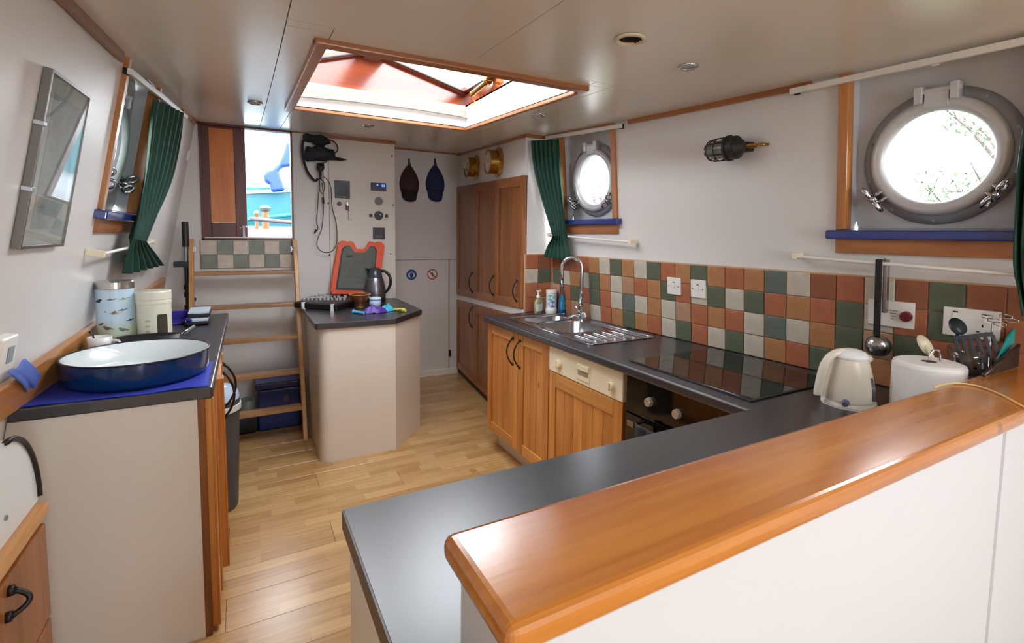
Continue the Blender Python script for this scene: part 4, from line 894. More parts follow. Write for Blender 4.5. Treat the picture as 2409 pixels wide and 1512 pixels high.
# framed picture on the left wall
cs = [LW.px(a, b_) for a, b_ in ((88, 160), (190, 213), (38, 579), (136, 573))]
pu0, pu1 = (cs[0][0]+cs[2][0])/2, (cs[1][0]+cs[3][0])/2; pv0, pv1 = (cs[2][1]+cs[3][1])/2, (cs[0][1]+cs[1][1])/2
pc = thing('framed_picture', 'tall clip framed picture behind reflective glass on the left wall', 'picture', LW.p((pu0+pu1)/2, pv0, 0))
MB().fbox(LW, pu0, pu1, pv0, pv1, .0006, .014).build('backing_board', mat('dark_backing', L(70, 62, 58), .6), pc)
MB().fbox(LW, pu0+.002, pu1-.002, pv0+.002, pv1-.002, .0141, .0155).build('mount', mat('pale_mount', L(196, 206, 200), .6), pc)
pm = mat('reflection_toned_print', L(170, 184, 184), .5, var=.35, vscale=14)  # pale grey-blue patches put the glass reflection into the print colour
MB().fbox(LW, pu0+.05, pu1-.045, pv0+.05, pv1-.05, .0156, .0162).build('print', pm, pc)
MB().fbox(LW, pu0+.001, pu1-.001, pv0+.001, pv1-.001, .0175, .0190).build('glass', glass_m, pc)
fb = MB()
for (a, c, d_, e_) in ((pu0-.004, pu0+.006, pv0-.004, pv1+.004), (pu1-.005, pu1+.003, pv0-.004, pv1+.004), (pu0, pu1, pv0-.004, pv0+.005), (pu0, pu1, pv1-.005, pv1+.004)): fb.fbox(LW, a, c, d_, e_, .0006, .021)
fb.build('frame', mat('pewter_frame', L(120, 116, 112), .35, metal=.6), pc, .001)
for v_ in (lerp(pv0, pv1, .33), lerp(pv0, pv1, .70)): MB().fbox(LW, pu0-.008, pu0+.012, v_-.006, v_+.006, .0006, .024).build('clip', steel, pc, .001)

# ------------------------------------------------------------------ curtains, tracks and tie rails
def track(fr, u0, v0_, u1, v1_, label, n=.030):
    t_ = thing('curtain_track', label, 'curtain track', fr.p(u0, v0_, n))
    b = MB(); h_ = .011; b.hexa([fr.p(u0, v0_-h_, n-.012), fr.p(u1, v1_-h_, n-.012), fr.p(u1, v1_-h_, n+.006), fr.p(u0, v0_-h_, n+.006), fr.p(u0, v0_+h_, n-.012), fr.p(u1, v1_+h_, n-.012), fr.p(u1, v1_+h_, n+.006), fr.p(u0, v0_+h_, n+.006)]); b.build('rail', white_pl, t_, .002)
    for t in (.02, .5, .98):
        u, v = lerp(u0, u1, t), lerp(v0_, v1_, t); MB().fbox(fr, u-.008, u+.008, v-.014, v+.012, .0006, n-.01).build('bracket', iron if t in (.02, .98) else white_pl, t_, .001)
    return t_
def tie_rail(fr, u0, v0_, u1, v1_, label, n=.05):
    t_ = thing('tie_rail', label, 'rail', fr.p(u0, v0_, n)); MB().cyl(fr.p(u0, v0_, n), fr.p(u1, v1_, n), .0065, seg=12).build('rod', white_pl, t_)
    for u, v in ((u0+.006, v0_), (u1-.006, v1_)): MB().fbox(fr, u-.010, u+.010, v-.013, v+.013, .0006, n+.010).build('end_bracket', cream_pl, t_, .003)
track(RW, -2.99, 2.098, -2.263, 2.058, 'white curtain track over the far right porthole'); track(RW, -1.296, 2.030, -.35, 2.016, 'white curtain track over the near right porthole')
track(LW, 2.50, 2.072, 3.80, 2.158, 'white curtain track over the left porthole')
tie_rail(RW, -2.985, 1.447, -2.188, 1.413, 'white tie rail below the far right porthole'); tie_rail(RW, -1.263, 1.375, -.38, 1.342, 'white tie rail below the near right porthole')
tie_rail(LW, 2.47, 1.373, 3.37, 1.404, 'white tie rail below the left porthole')
def curtain(levels, fr, label, n0=.06, folds=6, amp=.012, ylim=None):
    Lp, Rp = [], []
    def pt(a, n_):
        q = fr.p(*fr.px(a[0], a[1], n_), n_)
        if ylim and q.y > ylim: q = aty(a[0], a[1], ylim)
        return q
    for (l, r, n_) in levels: Lp.append(pt(l, n_)); Rp.append(pt(r, n_))
    A = spline(Lp, 6); Bq = spline(Rp, 6); m = len(A)-1
    am = spline([V3((lv[3] if len(lv) > 3 else amp, 0, 0)) for lv in [(l[0], l[1], l[2], amp) for l in levels]], 6)
    nn = fr.N
    def fn(u_, v_):
        i = v_*m; i0 = min(int(i), m-1); f = i-i0; l = lerp(A[i0], A[i0+1], f); r = lerp(Bq[i0], Bq[i0+1], f); u_ = min(1, max(0, u_+.035*math.sin(u_*9+1)*math.sin(PI*u_))); w_ = (r-l).length
        return lerp(l, r, u_)+nn*(amp*math.sin(u_*folds*2*PI+.6*math.sin(v_*5)))+nn*.004*math.sin(u_*37+v_*11)
    o = MB().grid(fn, folds*12, m*2).build('curtain', green_c, solid=.003, smooth=True, merge=False); return tag(o, label, 'curtain', 'green curtains')
curtain([((1252, 331), (1312, 328), .075), ((1260, 400), (1318, 400), .075), ((1282, 490), (1326, 480), .075), ((1301, 548), (1330, 546), .072), ((1303, 556), (1331, 556), .072), ((1287, 580), (1336, 580), .075), ((1279, 603), (1341, 612), .075)], RW, 'green curtain gathered beside the far right porthole above the sink', ylim=2.985)
curtain([((360, 232), (431, 266), .06), ((352, 300), (424, 310), .06), ((342, 400), (404, 410), .06), ((330, 480), (376, 490), .06), ((312, 552), (342, 560), .062), ((309, 566), (340, 567), .062), ((302, 600), (365, 592), .06), ((294, 644), (387, 622), .06)], LW, 'green curtain tied back beside the left porthole')
curtain([((2409, 300), (2475, 290), .07), ((2396, 400), (2475, 400), .07), ((2388, 520), (2470, 520), .07), ((2386, 620), (2455, 640), .07), ((2394, 680), (2460, 700), .07), ((2403, 740), (2480, 760), .07)], RW, 'green curtain at the right edge beside the near porthole', folds=4)

# ------------------------------------------------------------------ bulkhead lamp on the right wall
t_ = thing('bulkhead_lamp', 'black caged bulkhead lamp on the right wall between the portholes', 'lamp', RW.p(-1.5, 1.84, 0)); lv = 1.84; ln = .075
MB().cyl(RW.p(-1.535, lv, ln), RW.p(-1.50, lv, ln), .050, seg=28).cyl(RW.p(-1.50, lv, ln), RW.p(-1.468, lv, ln), .046, .020, 28).build('lamp_cap', mat('black_cast_iron', L(46, 44, 40), .5, metal=.3), t_, .003)
MB().cyl(RW.p(-1.545, lv, ln), RW.p(-1.535, lv, ln), .056, seg=28).build('flange', MT['black_cast_iron'], t_, .002)
MA = Matrix(((RW.V.x, RW.N.x, -RW.U.x, 0), (RW.V.y, RW.N.y, -RW.U.y, 0), (RW.V.z, RW.N.z, -RW.U.z, 0), (0, 0, 0, 1))); MA.translation = RW.p(-1.545, lv, ln)
MB().lathe([(.038, 0), (.040, .05), (.036, .085), (.022, .105), (0, .112)], MA, 28).build('glass_jar', mat('smoky_glass', L(150, 152, 150), .1, trans=.3), t_, smooth=True)
for k in range(6):
    a = 2*PI*k/6; d_ = RW.V*math.cos(a)+RW.N*math.sin(a)
    MB().tube([RW.p(-1.542, lv, ln)+d_*.050, RW.p(-1.62, lv, ln)+d_*.048, RW.p(-1.645, lv, ln)+d_*.036, RW.p(-1.662, lv, ln)+d_*.016], .0028, 6).build('cage_bar', MT['black_cast_iron'], t_, smooth=True)
for u, r in ((-1.59, .049), (-1.632, .045)): MB().tube([RW.p(u, lv, ln)+(RW.V*math.cos(a)+RW.N*math.sin(a))*r for a in [2*PI*i/24 for i in range(24)]], .0028, 6, closed=True).build('cage_ring', MT['black_cast_iron'], t_, smooth=True)
for dv in (-.046, .046): MB().cyl(RW.p(-1.552, lv+dv, ln), RW.p(-1.528, lv+dv, ln), .009, seg=12).build('clamp_screw', MT['black_cast_iron'], t_)
MB().cyl(RW.p(-1.48, lv, ln-.02), RW.p(-1.44, lv, .03), .010, seg=12).build('cable_gland', brass, t_); MB().fbox(RW, -1.53, -1.47, lv-.02, lv+.02, .0006, ln-.03).build('wall_bracket', MT['black_cast_iron'], t_, .003)
MB().tube([RW.p(-1.45, lv, .035), RW.p(-1.42, lv+.002, .028), RW.p(-1.402, lv, .004)], .006, 8).build('cable_loop', brass, t_, smooth=True)

# ------------------------------------------------------------------ brass clock and barometer above the cupboard
for (a, c, rr, lab, nm) in ((1121, 394, .106, 'smaller brass barometer above the cupboard, left of the clock', 'barometer'), (1173, 382, .114, 'larger brass clock above the cupboard, nearer the curtain', 'clock')):
    u, z = CU.px(a, c, 0); t_ = thing(nm, lab, nm, CU.p(u, z, 0)); Mx = face_to(CU.p(u, z, .001), CU.N)
    MB().lathe([(0, 0), (rr, 0), (rr*1.02, .006), (rr*.9, .014), (rr*.80, .022), (rr*.78, .075), (rr*.84, .080), (rr*.84, .092), (rr*.72, .092), (rr*.70, .084)], Mx, 40).build('brass_case', brass, t_, smooth=False)
    MB().lathe([(0, .0845), (rr*.72, .0845)], Mx, 32).build('dial', mat('dial_white', L(222, 220, 206), .4), t_)
    for k in range(12):
        an = 2*PI*k/12; MB().box((rr*.55, -.0012, .085), (rr*.66, .0012, .0856), Mx @ RZ(an)).build('hour_mark', blk, t_)
    hs = ((.9, .45), (2.6, .6)) if nm == 'clock' else ((2.2, .55),)
    for an, ln_ in hs: MB().box((-rr*.1, -.0022, .087), (rr*ln_, .0022, .088), Mx @ RZ(an)).build('hand', blk, t_)
    if nm == 'barometer': MB().lathe([(rr*.22, .0862), (rr*.34, .0862)], Mx, 24).build('inner_ring', blk, t_)
    MB().cyl(Mx @ V3((0, 0, .086)), Mx @ V3((0, 0, .090)), .005, seg=12).build('spindle', brass, t_)
    MB().lathe([(0, .0915), (rr*.74, .0915)], Mx, 32).build('glass', glass_m, t_)

# ------------------------------------------------------------------ things on the right worktop by the bar
q = V3((1.712, .885, .9)); t_ = thing('electric_kettle', 'small cream electric kettle on the corner of the worktop', 'kettle', q); Mk = T(*q) @ RZ(math.radians(-30))
kc = mat('cream_gloss_plastic', L(232, 224, 208), .25)
MB().lathe([(0, 0), (.076, 0), (.080, .006), (.078, .016), (0, .016)], Mk, 40).build('power_base', white_pl, t_, smooth=False)
MB().lathe([(0, .017), (.073, .017), (.075, .024), (.070, .07), (.058, .125), (.050, .150), (.046, .156), (0, .156)], Mk, 40).build('kettle_body', kc, t_, smooth=True)
MB().lathe([(.048, .154), (.050, .160), (.040, .174), (.020, .182), (0, .184)], Mk, 32, 1.05, 1).build('lid', mat('white_lid', L(240, 240, 240), .3), t_, smooth=True)
MB().tube(spline([Mk @ V3((-.018, 0, .172)), Mk @ V3((-.050, 0, .168)), Mk @ V3((-.078, 0, .145)), Mk @ V3((-.092, 0, .10)), Mk @ V3((-.100, 0, .045)), Mk @ V3((-.100, 0, .030))], 5), [.013]*12+[.0145]*14, 14, flat=1.0).build('handle', kc, t_, smooth=True)
MB().tube([Mk @ V3((.046, 0, .145)), Mk @ V3((.066, 0, .153))], [.016, .010], 12).build('spout', kc, t_, smooth=True)
ga = math.radians(-58)
gd = V3((math.cos(ga), math.sin(ga), 0))
MB().tube([Mk @ (gd*.0745+V3((0, 0, .030))), Mk @ (gd*.0715+V3((0, 0, .055))), Mk @ (gd*.062+V3((0, 0, .100)))], [.009, .0065, .0055], 10).build('water_gauge', mat('gauge_grey', L(92, 92, 96), .2), t_, smooth=True)
sa = math.radians(-128); sd = V3((math.cos(sa), math.sin(sa), 0)); MB().cyl(Mk @ (sd*.070+V3((0, 0, .022))), Mk @ (sd*.088+V3((0, 0, .020))), .012, .009, 12).build('switch', mat('slate_switch', L(96, 96, 124), .3), t_, .002)
MB().cyl(Mk @ (gd*.0), Mk @ (gd*.0+V3((0, 0, .001))), .08, seg=32).build('foot_ring', white_pl, t_)
# kitchen roll
q = V3((1.80, .705, .9)); topz = atx(2203, 853, 1.80).z; hh = topz-.9
rw_ = thing('kitchen_roll_holder', 'steel kitchen roll holder with loop handle behind the bar', 'holder', q)
MB().lathe([(0, 0), (.075, 0), (.075, .006), (0, .008)], T(*q), 32).build('base_disc', steel, rw_)
MB().cyl(q+V3((0, 0, .006)), q+V3((0, 0, hh+.004)), .006, seg=10).build('spindle', steel, rw_)
MB().tube(spline([q+V3((-.0, 0, hh-.01)), q+V3((0, 0, hh+.02)), q+V3((.012, -.007, hh+.035)), q+V3((.026, -.015, hh+.030)), q+V3((.030, -.017, hh-.004))], 5), .0032, 8).build('loop_handle', chrome, rw_, smooth=True)
kr = thing('kitchen_roll', 'big white roll of kitchen paper standing behind the pine bar', 'paper roll', q)
MB().lathe([(.020, .010), (.088, .010), (.092, .014), (.0925, hh-.012), (.090, hh-.004), (.080, hh), (.020, hh)], T(*q), 48).build('paper', mat('white_paper', L(240, 238, 236), .85, bump=.25, bscale=70), kr, smooth=False)
MB().lathe([(.020, hh-.0005), (.0185, hh-.001), (.0185, .010)], T(*q), 24).build('cardboard_core', mat('cardboard', L(150, 100, 80), .8), kr)
# ladle
lu, lvv = RW.px(2069, 612, .055); lb = RW.px(2062, 812, .06)
t_ = thing('soup_ladle', 'steel soup ladle with black handle hanging from the tie rail', 'ladle', RW.p(lu, lvv, .05))
MB().fbox(RW, lu-.011, lu+.010, lb[1]+.035, lvv+.004, .052, .062).build('grip', blk, t_, .003)
MB().fbox(RW, lu+.010, lu+.024, lb[1]+.12, lvv+.002, .030, .050).build('steel_shank', steel, t_, .002)
MB().tube([RW.p(lu+.012, lvv, .056), RW.p(lu+.014, lvv+.006, .050), RW.p(lu+.014, lvv-.012, .040)], .003).build('hook', chrome, t_)
MX = face_to(RW.p(lb[0], lb[1]-.005, .045), RW.N+V3((0, -.25, -.15)))
MB().lathe([(.041, 0), (.040, .008), (.034, .022), (.020, .033), (0, .037)], MX, 32).build('bowl', steel, t_, smooth=True, solid=.0015)
# glass jar of utensils
q = V3((1.962, .665, .9)); t_ = thing('utensil_jar', 'clear glass jar full of utensils in the corner by the wall', 'jar', q)
MB().lathe([(0, 0), (.05, 0), (.054, .01), (.056, .12), (.052, .17), (.054, .205), (.051, .205), (.049, .17), (.052, .12), (.050, .012), (0, .01)], T(*q), 36).build('glass_body', thin_glass('clear_glass_jar', (.93, .95, .94, 1), .08), t_, smooth=True)
def utensil(name, label, pts, r, m_, head=None):
    t = thing(name, label, name.replace('_', ' '), pts[0], 'utensils in and beside the jar'); MB().tube(pts, r, 8).build('handle', m_, t, smooth=True)
    if head: head(t)
dkg = mat('dark_nylon', L(40, 44, 52), .4)
def sl_head(t):
    c = atx(2300, 830, 1.935); fr = Frame(c, V3((.45, -.85, .25)), V3((.2, .1, 1))); b = MB(); w_ = .048
    for k in range(6): b.fbox(fr, -w_+k*.0178, -w_+k*.0178+.010, -.052, .050, -.0015, .0015)
    b.fbox(fr, -w_, w_, .046, .058, -.0015, .0015).fbox(fr, -w_, w_, -.066, -.048, -.0015, .0015); b.build('slotted_head', dkg, t, .001)
utensil('slotted_turner', 'dark slotted turner leaning out of the utensil jar', [q+V3((0, 0, .02)), q+V3((-.015, -.005, .12)), atx(2300, 856, 1.935)], .006, dkg, sl_head)
def sp_head(t): c = atx(2252, 768, 1.95); MB().lathe([(0, -.006), (.022, -.002), (.024, .003), (0, .004)], face_to(c, V3((-.5, -.5, .6))), 20, 1, 1.3).build('spoon_bowl', dkg, t, smooth=True)
utensil('serving_spoon', 'black serving spoon standing in the utensil jar', [q+V3((.01, .02, .02)), atx(2252, 775, 1.95)], .005, dkg, sp_head)
c0, c1 = atx(2176, 812, 1.90), atx(2200, 848, 1.88)
def cr_head(t): MB().lathe([(0, -.004), (.016, -.002), (.018, .003), (0, .005)], face_to(c0, V3((-.7, -.6, .25))) @ RZ(.5), 20, 1, 2.0).build('spoon_bowl', cream_pl, t, smooth=True)
utensil('cream_spoon', 'cream plastic spoon sticking up behind the kitchen roll', [q+V3((-.03, .035, .02)), c1, c0], .005, cream_pl, cr_head)
# wire rack by the jar
t_ = thing('wire_rack', 'chrome wire rack of looped prongs beside the utensil jar', 'rack', (2.0, .60, 1.12))
for k in range(5):
    c = atx(2310+14*k, 742+9*(k % 3), 1.985-.006*k); e = c+V3((-.010, -.032, -.001)); MB().tube([c+V3((0, 0, .004)), lerp(c, e, .5)+V3((0, 0, .006)), e+V3((0, 0, .004)), e+V3((0, 0, -.004)), lerp(c, e, .5)-V3((0, 0, .006)), c-V3((0, 0, .004))], .0016, 6, closed=True).build('wire_loop', chrome, t_, smooth=True)
c = atx(2335, 760, 1.985); MB().tube([c, V3((c.x+.005, c.y, .905))], .003).cyl(V3((c.x+.005, c.y, .901)), V3((c.x+.005, c.y, .907)), .022).build('rack_stem', chrome, t_)
# frying pan on edge and teal tool at the right edge
A_, B_ = aty(2318, 886, .562), aty(2400, 815, .562)
t_ = thing('frying_pan', 'dark frying pan edge showing above the bar at the right edge', 'pan', (A_.x, .562, 1.06))
dn = (B_-A_).normalized(); pn = V3((dn.z, 0, -dn.x)); pn = pn if pn.z < 0 else -pn
MB().prism([A_, B_, V3((B_.x, B_.y, 1.064)), V3((A_.x+.02, A_.y, 1.064))], (0, .008, 0)).build('pan_body', mat('burnt_iron', L(52, 40, 32), .45, metal=.3, var=.4, vscale=20), t_, .001)
MB().tube([A_+V3((0, .004, .003)), B_+V3((0, .004, .003))], .0055, 8).build('rim', mat('dark_pan_rim', L(60, 46, 36), .3, metal=.5), t_, smooth=True)
tl0, tl1 = aty(2350, 850, .582), aty(2396, 775, .582)
t_ = thing('teal_spatula', 'teal silicone spatula leaning at the right edge by the curtain', 'spatula', tl0)
tm_ = mat('teal_silicone', L(24, 150, 148), .45); dd = (tl1-tl0).normalized(); ss_ = dd.cross(V3((0, 1, 0))).normalized()
MB().prism([tl0-ss_*.008, tl0+ss_*.008, lerp(tl0, tl1, .5)+ss_*.022, tl1+ss_*.020, tl1-ss_*.020, lerp(tl0, tl1, .5)-ss_*.018], (0, .006, 0)).build('blade', tm_, t_, .002)
MB().tube([V3((tl0.x-.01, tl0.y+.003, 1.066)), tl0+dd*.02+V3((0, .003, 0))], .005, 8).build('handle', tm_, t_)

# ================================================================== FAR END: LADDER, ISLAND, CONTROLS
ld = thing('ladder', 'pine boarding ladder with five treads up to the doorway', 'ladder', (.03, 3.8, 0))
lw_ = wood('ladder_pine', L(222, 176, 116), L(186, 132, 74), 2, rough=.4, knots=.3); lwx = wood('ladder_pine_tread', L(196, 150, 104), L(156, 112, 70), 0, rough=.4, knots=.2)
zt = 1.372; yb_, yt_ = 3.70, 4.215
for x0, x1 in ((-.322, -.294), (.330, .358)):
    MB().hexa([(x0, yb_, 0), (x1, yb_, 0), (x1, yb_+.085, 0), (x0, yb_+.085, 0), (x0, yt_, zt), (x1, yt_, zt), (x1, yt_+.085, zt), (x0, yt_+.085, zt)]).build('ladder_rail', lw_, ld, .004)
for z_ in (1.146, .915, .687, .453, .218):
    y_ = lerp(yb_, yt_, z_/zt)-.004; MB().box((-.296, y_, z_-.024), (.332, y_+.10, z_)).build('tread', lwx, ld, .003)
for x_ in (-.292, .328): MB().cyl((x_, 4.245, 1.30), (x_, 4.29, 1.30), .007, seg=8).box((x_-.010, 4.285, 1.28), (x_+.010, 4.309, 1.32)).build('hook_bracket', steel, ld, .001)
st = thing('step_tiles', 'two rows of green and cream tiles under the doorway', 'tiles', (.04, 4.308, 1.17))
MB().box((-.262, 4.304, 1.158), (.344, 4.3085, 1.362)).build('grout_bed', mat('pale_grout', L(190, 182, 168), .8), st)
tg, tc2 = tilem('sage_tile', L(132, 140, 128)), tilem('bone_tile', L(212, 200, 188))
for r_ in range(2):
    for k in range(6):
        MB().box((-.260+.1005*k+.001, 4.297, 1.160+.1*(1-r_)+.001), (-.260+.1005*(k+1)-.001, 4.305, 1.160+.1*(2-r_)-.001)).build('tile', tc2 if (k+r_) % 2 == 0 else tg, st, .002)
# blue cool box and tray behind the ladder
cbx = thing('blue_toolbox', 'dark blue storage box with grey handle strip behind the ladder', 'box', (.22, 4.18, .0))
bbm = mat('dark_blue_plastic', L(16, 44, 112), .35)
MB().box((.065, 4.02, .002), (.350, 4.27, .30)).build('box_body', bbm, cbx, .012, segs=3); MB().box((.050, 4.005, .302), (.360, 4.285, .352)).build('lid', bbm, cbx, .010, segs=3)
MB().box((.12, 4.012, .135), (.33, 4.021, .146)).build('handle_strip', grey_pl, cbx, .002); MB().box((.235, 4.018, .20), (.262, 4.0215, .245)).build('emblem', mat('faded_emblem', L(90, 80, 84), .5), cbx)
t_ = tag(MB().prism([(-.12, 4.0, .002), (.06, 4.0, .002), (.06, 4.2, .002), (-.12, 4.2, .002)], (0, 0, .12)).build('dark_bag', mat('black_fabric', L(36, 38, 40), .9, bump=.5, bscale=30), bevel=.03, segs=4), 'low dark bag on the floor behind the ladder beside the blue box', 'bag')
t_ = thing('plastic_jug', 'small translucent jug on the dark bag behind the ladder', 'jug', (.0, 4.08, .122)); MB().lathe([(0, 0), (.045, 0), (.055, .11), (.052, .11), (.043, .006), (0, .006)], T(.0, 4.08, .124), 24).build('jug_body', mat('cloudy_plastic', L(170, 186, 180), .3, trans=.4), t_, smooth=True); MB().tube([(.05, 4.08, .215), (.08, 4.08, .20), (.075, 4.08, .16), (.048, 4.08, .15)], .005).build('handle', MT['cloudy_plastic'], t_)
# telescopic pole
pa, pb_ = aty(435, 525, 4.20), aty(436, 622, 4.20)
t_ = thing('telescopic_pole', 'telescopic pole with black foam grip standing left of the ladder', 'pole', (pa.x, 4.2, 0))
px_ = pa.x; 
MB().cyl((px_, 4.2, 1.44-.12), (px_, 4.2, pa.z+.01), .020, seg=16).build('foam_grip', blk, t_, .004); MB().cyl((px_, 4.2, pb_.z), (px_, 4.2, 1.33), .011, seg=12).build('upper_tube', mat('grey_blue_tube', L(150, 158, 168), .3, metal=.6), t_)
MB().box((px_-.072, 4.185, pb_.z-.018), (px_+.025, 4.22, pb_.z+.020)).build('cross_bracket', blk, t_, .004); MB().cyl((px_, 4.2, .02), (px_, 4.2, pb_.z), .014, seg=12).build('lower_tube', mat('dark_tube', L(44, 50, 58), .35, metal=.4), t_)
for z_ in (1.04, .99, .90): MB().cyl((px_, 4.2, z_-.018), (px_, 4.2, z_+.018), .022, seg=14).build('clamp', blk, t_, .003)
MB().cyl((px_+.02, 4.19, .96), (px_+.045, 4.18, .955), .014).build('clamp_lever', blk, t_, .002); MB().cyl((px_, 4.2, 0), (px_, 4.2, .03), .02, seg=12).build('foot', blk, t_)
# island
IZ = .883
isl = thing('island', 'white kitchen island with angled corner and black top', 'island', (.74, 3.8, 0))
def round_poly(P, r, idx, n=6):
    out = []
    for i, p in enumerate(P):
        p = V3(p)
        if i in idx:
            a = (V3(P[i-1])-p).normalized(); b = (V3(P[(i+1) % len(P)])-p).normalized(); p0 = p+a*r; p1 = p+b*r
            for k in range(n+1): t = k/n; out.append((p0*(1-t)**2+p*2*t*(1-t)+p1*t*t))
        else: out.append(p)
    return out
TP = [(.366, 3.258, 0), (.852, 3.258, 0), (1.118, 3.560, 0), (1.118, 4.296, 0), (.366, 4.296, 0)]
MB().prism([(p.x, p.y, IZ-.038) for p in round_poly(TP, .022, (0,))], (0, 0, .038)).build('island_top', top_m, isl, .003)
BP = [(.384, 3.272, 0), (.850, 3.272, 0), (1.104, 3.566, 0), (1.104, 4.296, 0), (.384, 4.296, 0)]
ib = MB().prism([(p.x, p.y, 0) for p in round_poly(BP, .075, (0,), 10)], (0, 0, IZ-.039)).build('island_body', white_lam, isl, .001)
def ai(px, py, h=0): return atz(px, py, IZ+h)
# socket set case
P_ = [ai(692, 724, .001), ai(792, 731, .001), ai(834, 719, .001), ai(826, 699, .001), ai(755, 700, .001)]
ctr = sum(P_, V3())/5
tb_ = thing('socket_set_case', 'open black case of silver sockets on the island edge', 'tool case', (ctr.x, ctr.y, IZ))
MB().prism(P_, (0, 0, .040)).build('case_tray', blk, tb_, .006, segs=3)
MB().prism([lerp(ctr, p, .93)+V3((0, 0, .040)) for p in P_], (0, 0, .003)).build('insert', mat('dark_insert', L(44, 42, 46), .5), tb_)
random.seed(3)
P4 = [P_[0], P_[1], P_[2], P_[4]]
for i in range(11):
    for j in range(4):
        u_, v_ = .06+.88*i/10+random.uniform(-.01, .01), .16+.72*j/3; p = lerp(lerp(P_[0], lerp(P_[1], P_[2], .6), u_), lerp(P_[4], P_[3], u_), v_)
        p = lerp(ctr, p, .93)+V3((0, 0, .043)); r_ = random.uniform(.008, .0125)
        MB().cyl(p, p+V3((0, 0, random.uniform(.008, .022))), r_, seg=10).build('socket', mat('satin_socket', L(206, 206, 212), .35, metal=.3), tb_, .001)
for k in range(5):
    p = lerp(P_[0], P_[4], .3+.1*k)+V3((.05+.03*k, 0, .048)); MB().cyl(p, p+V3((.09, -.03, 0)), .005, seg=8).build('bit_bar', MT['satin_socket'], tb_)
for t in (.22, .9):
    p = lerp(P_[0], P_[1], t); MB().box(p+V3((-.014, -.008, -.004)), p+V3((.014, .002, .046))).build('latch', steel, tb_, .002)
# orange drill-bit case leaning on the panel
OC = Frame((0, 4.195, IZ+.0), (1, 0, 0), (0, .13, 1)); 
z7 = lambda a, b: OC.px(680+a/6.3, 540+b/6.3)
outl = [(612, 900), (640, 955), (1000, 958), (1290, 960), (1330, 900), (1405, 330), (1415, 235), (1365, 182), (1310, 180), (1290, 200), (1235, 178), (1185, 180), (1160, 235), (1125, 290), (1000, 285), (975, 220), (940, 175), (900, 172), (880, 185), (840, 170), (785, 165), (735, 200), (720, 250)]
oc = thing('orange_case', 'orange plastic case standing open with grey insert card', 'tool case', (.75, 4.2, IZ))
org = mat('orange_plastic', L(236, 84, 40), .4)
pts2 = [z7(*q_) for q_ in outl]; vmin = min(p_[1] for p_ in pts2); pts2 = [(u, max(v, .004)) for u, v in pts2]
MB().prism([OC.p(u, v, 0) for u, v in pts2], -OC.N*.0+V3((0, .028, .0))).build('case_shell', org, oc, .004, segs=3)
inn = [(690, 890), (1240, 905), (1265, 640), (1290, 480), (1300, 300), (1270, 250), (1200, 245), (1160, 310), (1100, 345), (980, 340), (930, 290), (900, 240), (840, 235), (785, 280), (770, 340)]
pi_ = [z7(*q_) for q_ in inn]
MB().prism([OC.p(u, max(v, .02), .0005) for u, v in pi_], OC.N*.003).build('insert_border', mat('black_brown_plastic', L(40, 32, 32), .5), oc)
cu0, cv0 = sum(p_[0] for p_ in pi_)/len(pi_), sum(p_[1] for p_ in pi_)/len(pi_)
MB().prism([OC.p(lerp(cu0, u, .92), lerp(cv0, max(v, .02), .94), .0036) for u, v in pi_], OC.N*.002).build('insert_card', mat('grey_green_card', L(96, 100, 92), .55, var=.12, vscale=20), oc)
for k in range(5):
    a0, a1 = z7(860-10*k, 470+75*k), z7(1170-15*k, 490+75*k); MB().prism([OC.p(a0[0], a0[1], .0058), OC.p(a1[0], a1[1], .0058), OC.p(a1[0], a1[1]+.002, .0058), OC.p(a0[0], a0[1]+.002, .0058)], OC.N*.0004).build('printed_line', mat('card_line', L(78, 80, 74), .6), oc)
a0, a1 = z7(850, 410), z7(940, 380); MB().fbox(OC, a0[0], a1[0], a0[1], a1[1], .0056, .0064).build('printed_title', mat('card_title', L(50, 46, 46), .6), oc)
q = ai(883, 708); t_ = thing('thermos_jug', 'silver and black thermos jug with big black handle on the island', 'jug', q); M = T(q.x, q.y, IZ)
MB().lathe([(0, 0), (.078, 0), (.080, .005), (.080, .03)], M, 36).build('foot_ring', blk, t_, smooth=False)
MB().lathe([(.080, .03), (.082, .06), (.078, .12), (.066, .175), (.056, .195)], M, 36).build('jug_body', mat('brushed_jug', L(128, 128, 136), .3, metal=.85), t_, smooth=True)
MB().lathe([(.057, .193), (.052, .225), (.046, .235), (.042, .262), (.030, .270), (0, .272)], M, 36).build('jug_lid', mat('smoky_lid', L(62, 72, 82), .2), t_, smooth=True)
hv = V3((.87, -.5, 0)); MB().tube(spline([M @ (hv*.050+V3((0, 0, .245))), M @ (hv*.085+V3((0, 0, .24))), M @ (hv*.118+V3((0, 0, .20))), M @ (hv*.122+V3((0, 0, .14))), M @ (hv*.098+V3((0, 0, .09))), M @ (hv*.078+V3((0, 0, .075)))], 5), .0115, 12).build('handle', blk, t_, smooth=True)
MB().tube([M @ (-hv*.045+V3((0, 0, .250))), M @ (-hv*.075+V3((0, 0, .262)))], [.014, .008], 10).build('spout', blk, t_)
q = ai(847, 725); t_ = thing('footed_bowl', 'brown glazed footed bowl with pale rim on the island', 'bowl', q); M = T(q.x, q.y, IZ)
MB().lathe([(0, 0), (.036, 0), (.037, .008), (.030, .018), (.040, .040), (.058, .066), (.074, .100), (.073, .104), (.066, .102), (.046, .06), (0, .045)], M, 36).build('bowl_body', mat('brown_glaze', L(112, 62, 30), .14, coat=.6, var=.3, vscale=14), t_, smooth=True)
MB().tube([M @ V3((.0725*math.cos(2*PI*i/36), .0725*math.sin(2*PI*i/36), .1035)) for i in range(36)], .004, 8, closed=True).build('rim', mat('tan_glaze', L(206, 158, 112), .2), t_, smooth=True)
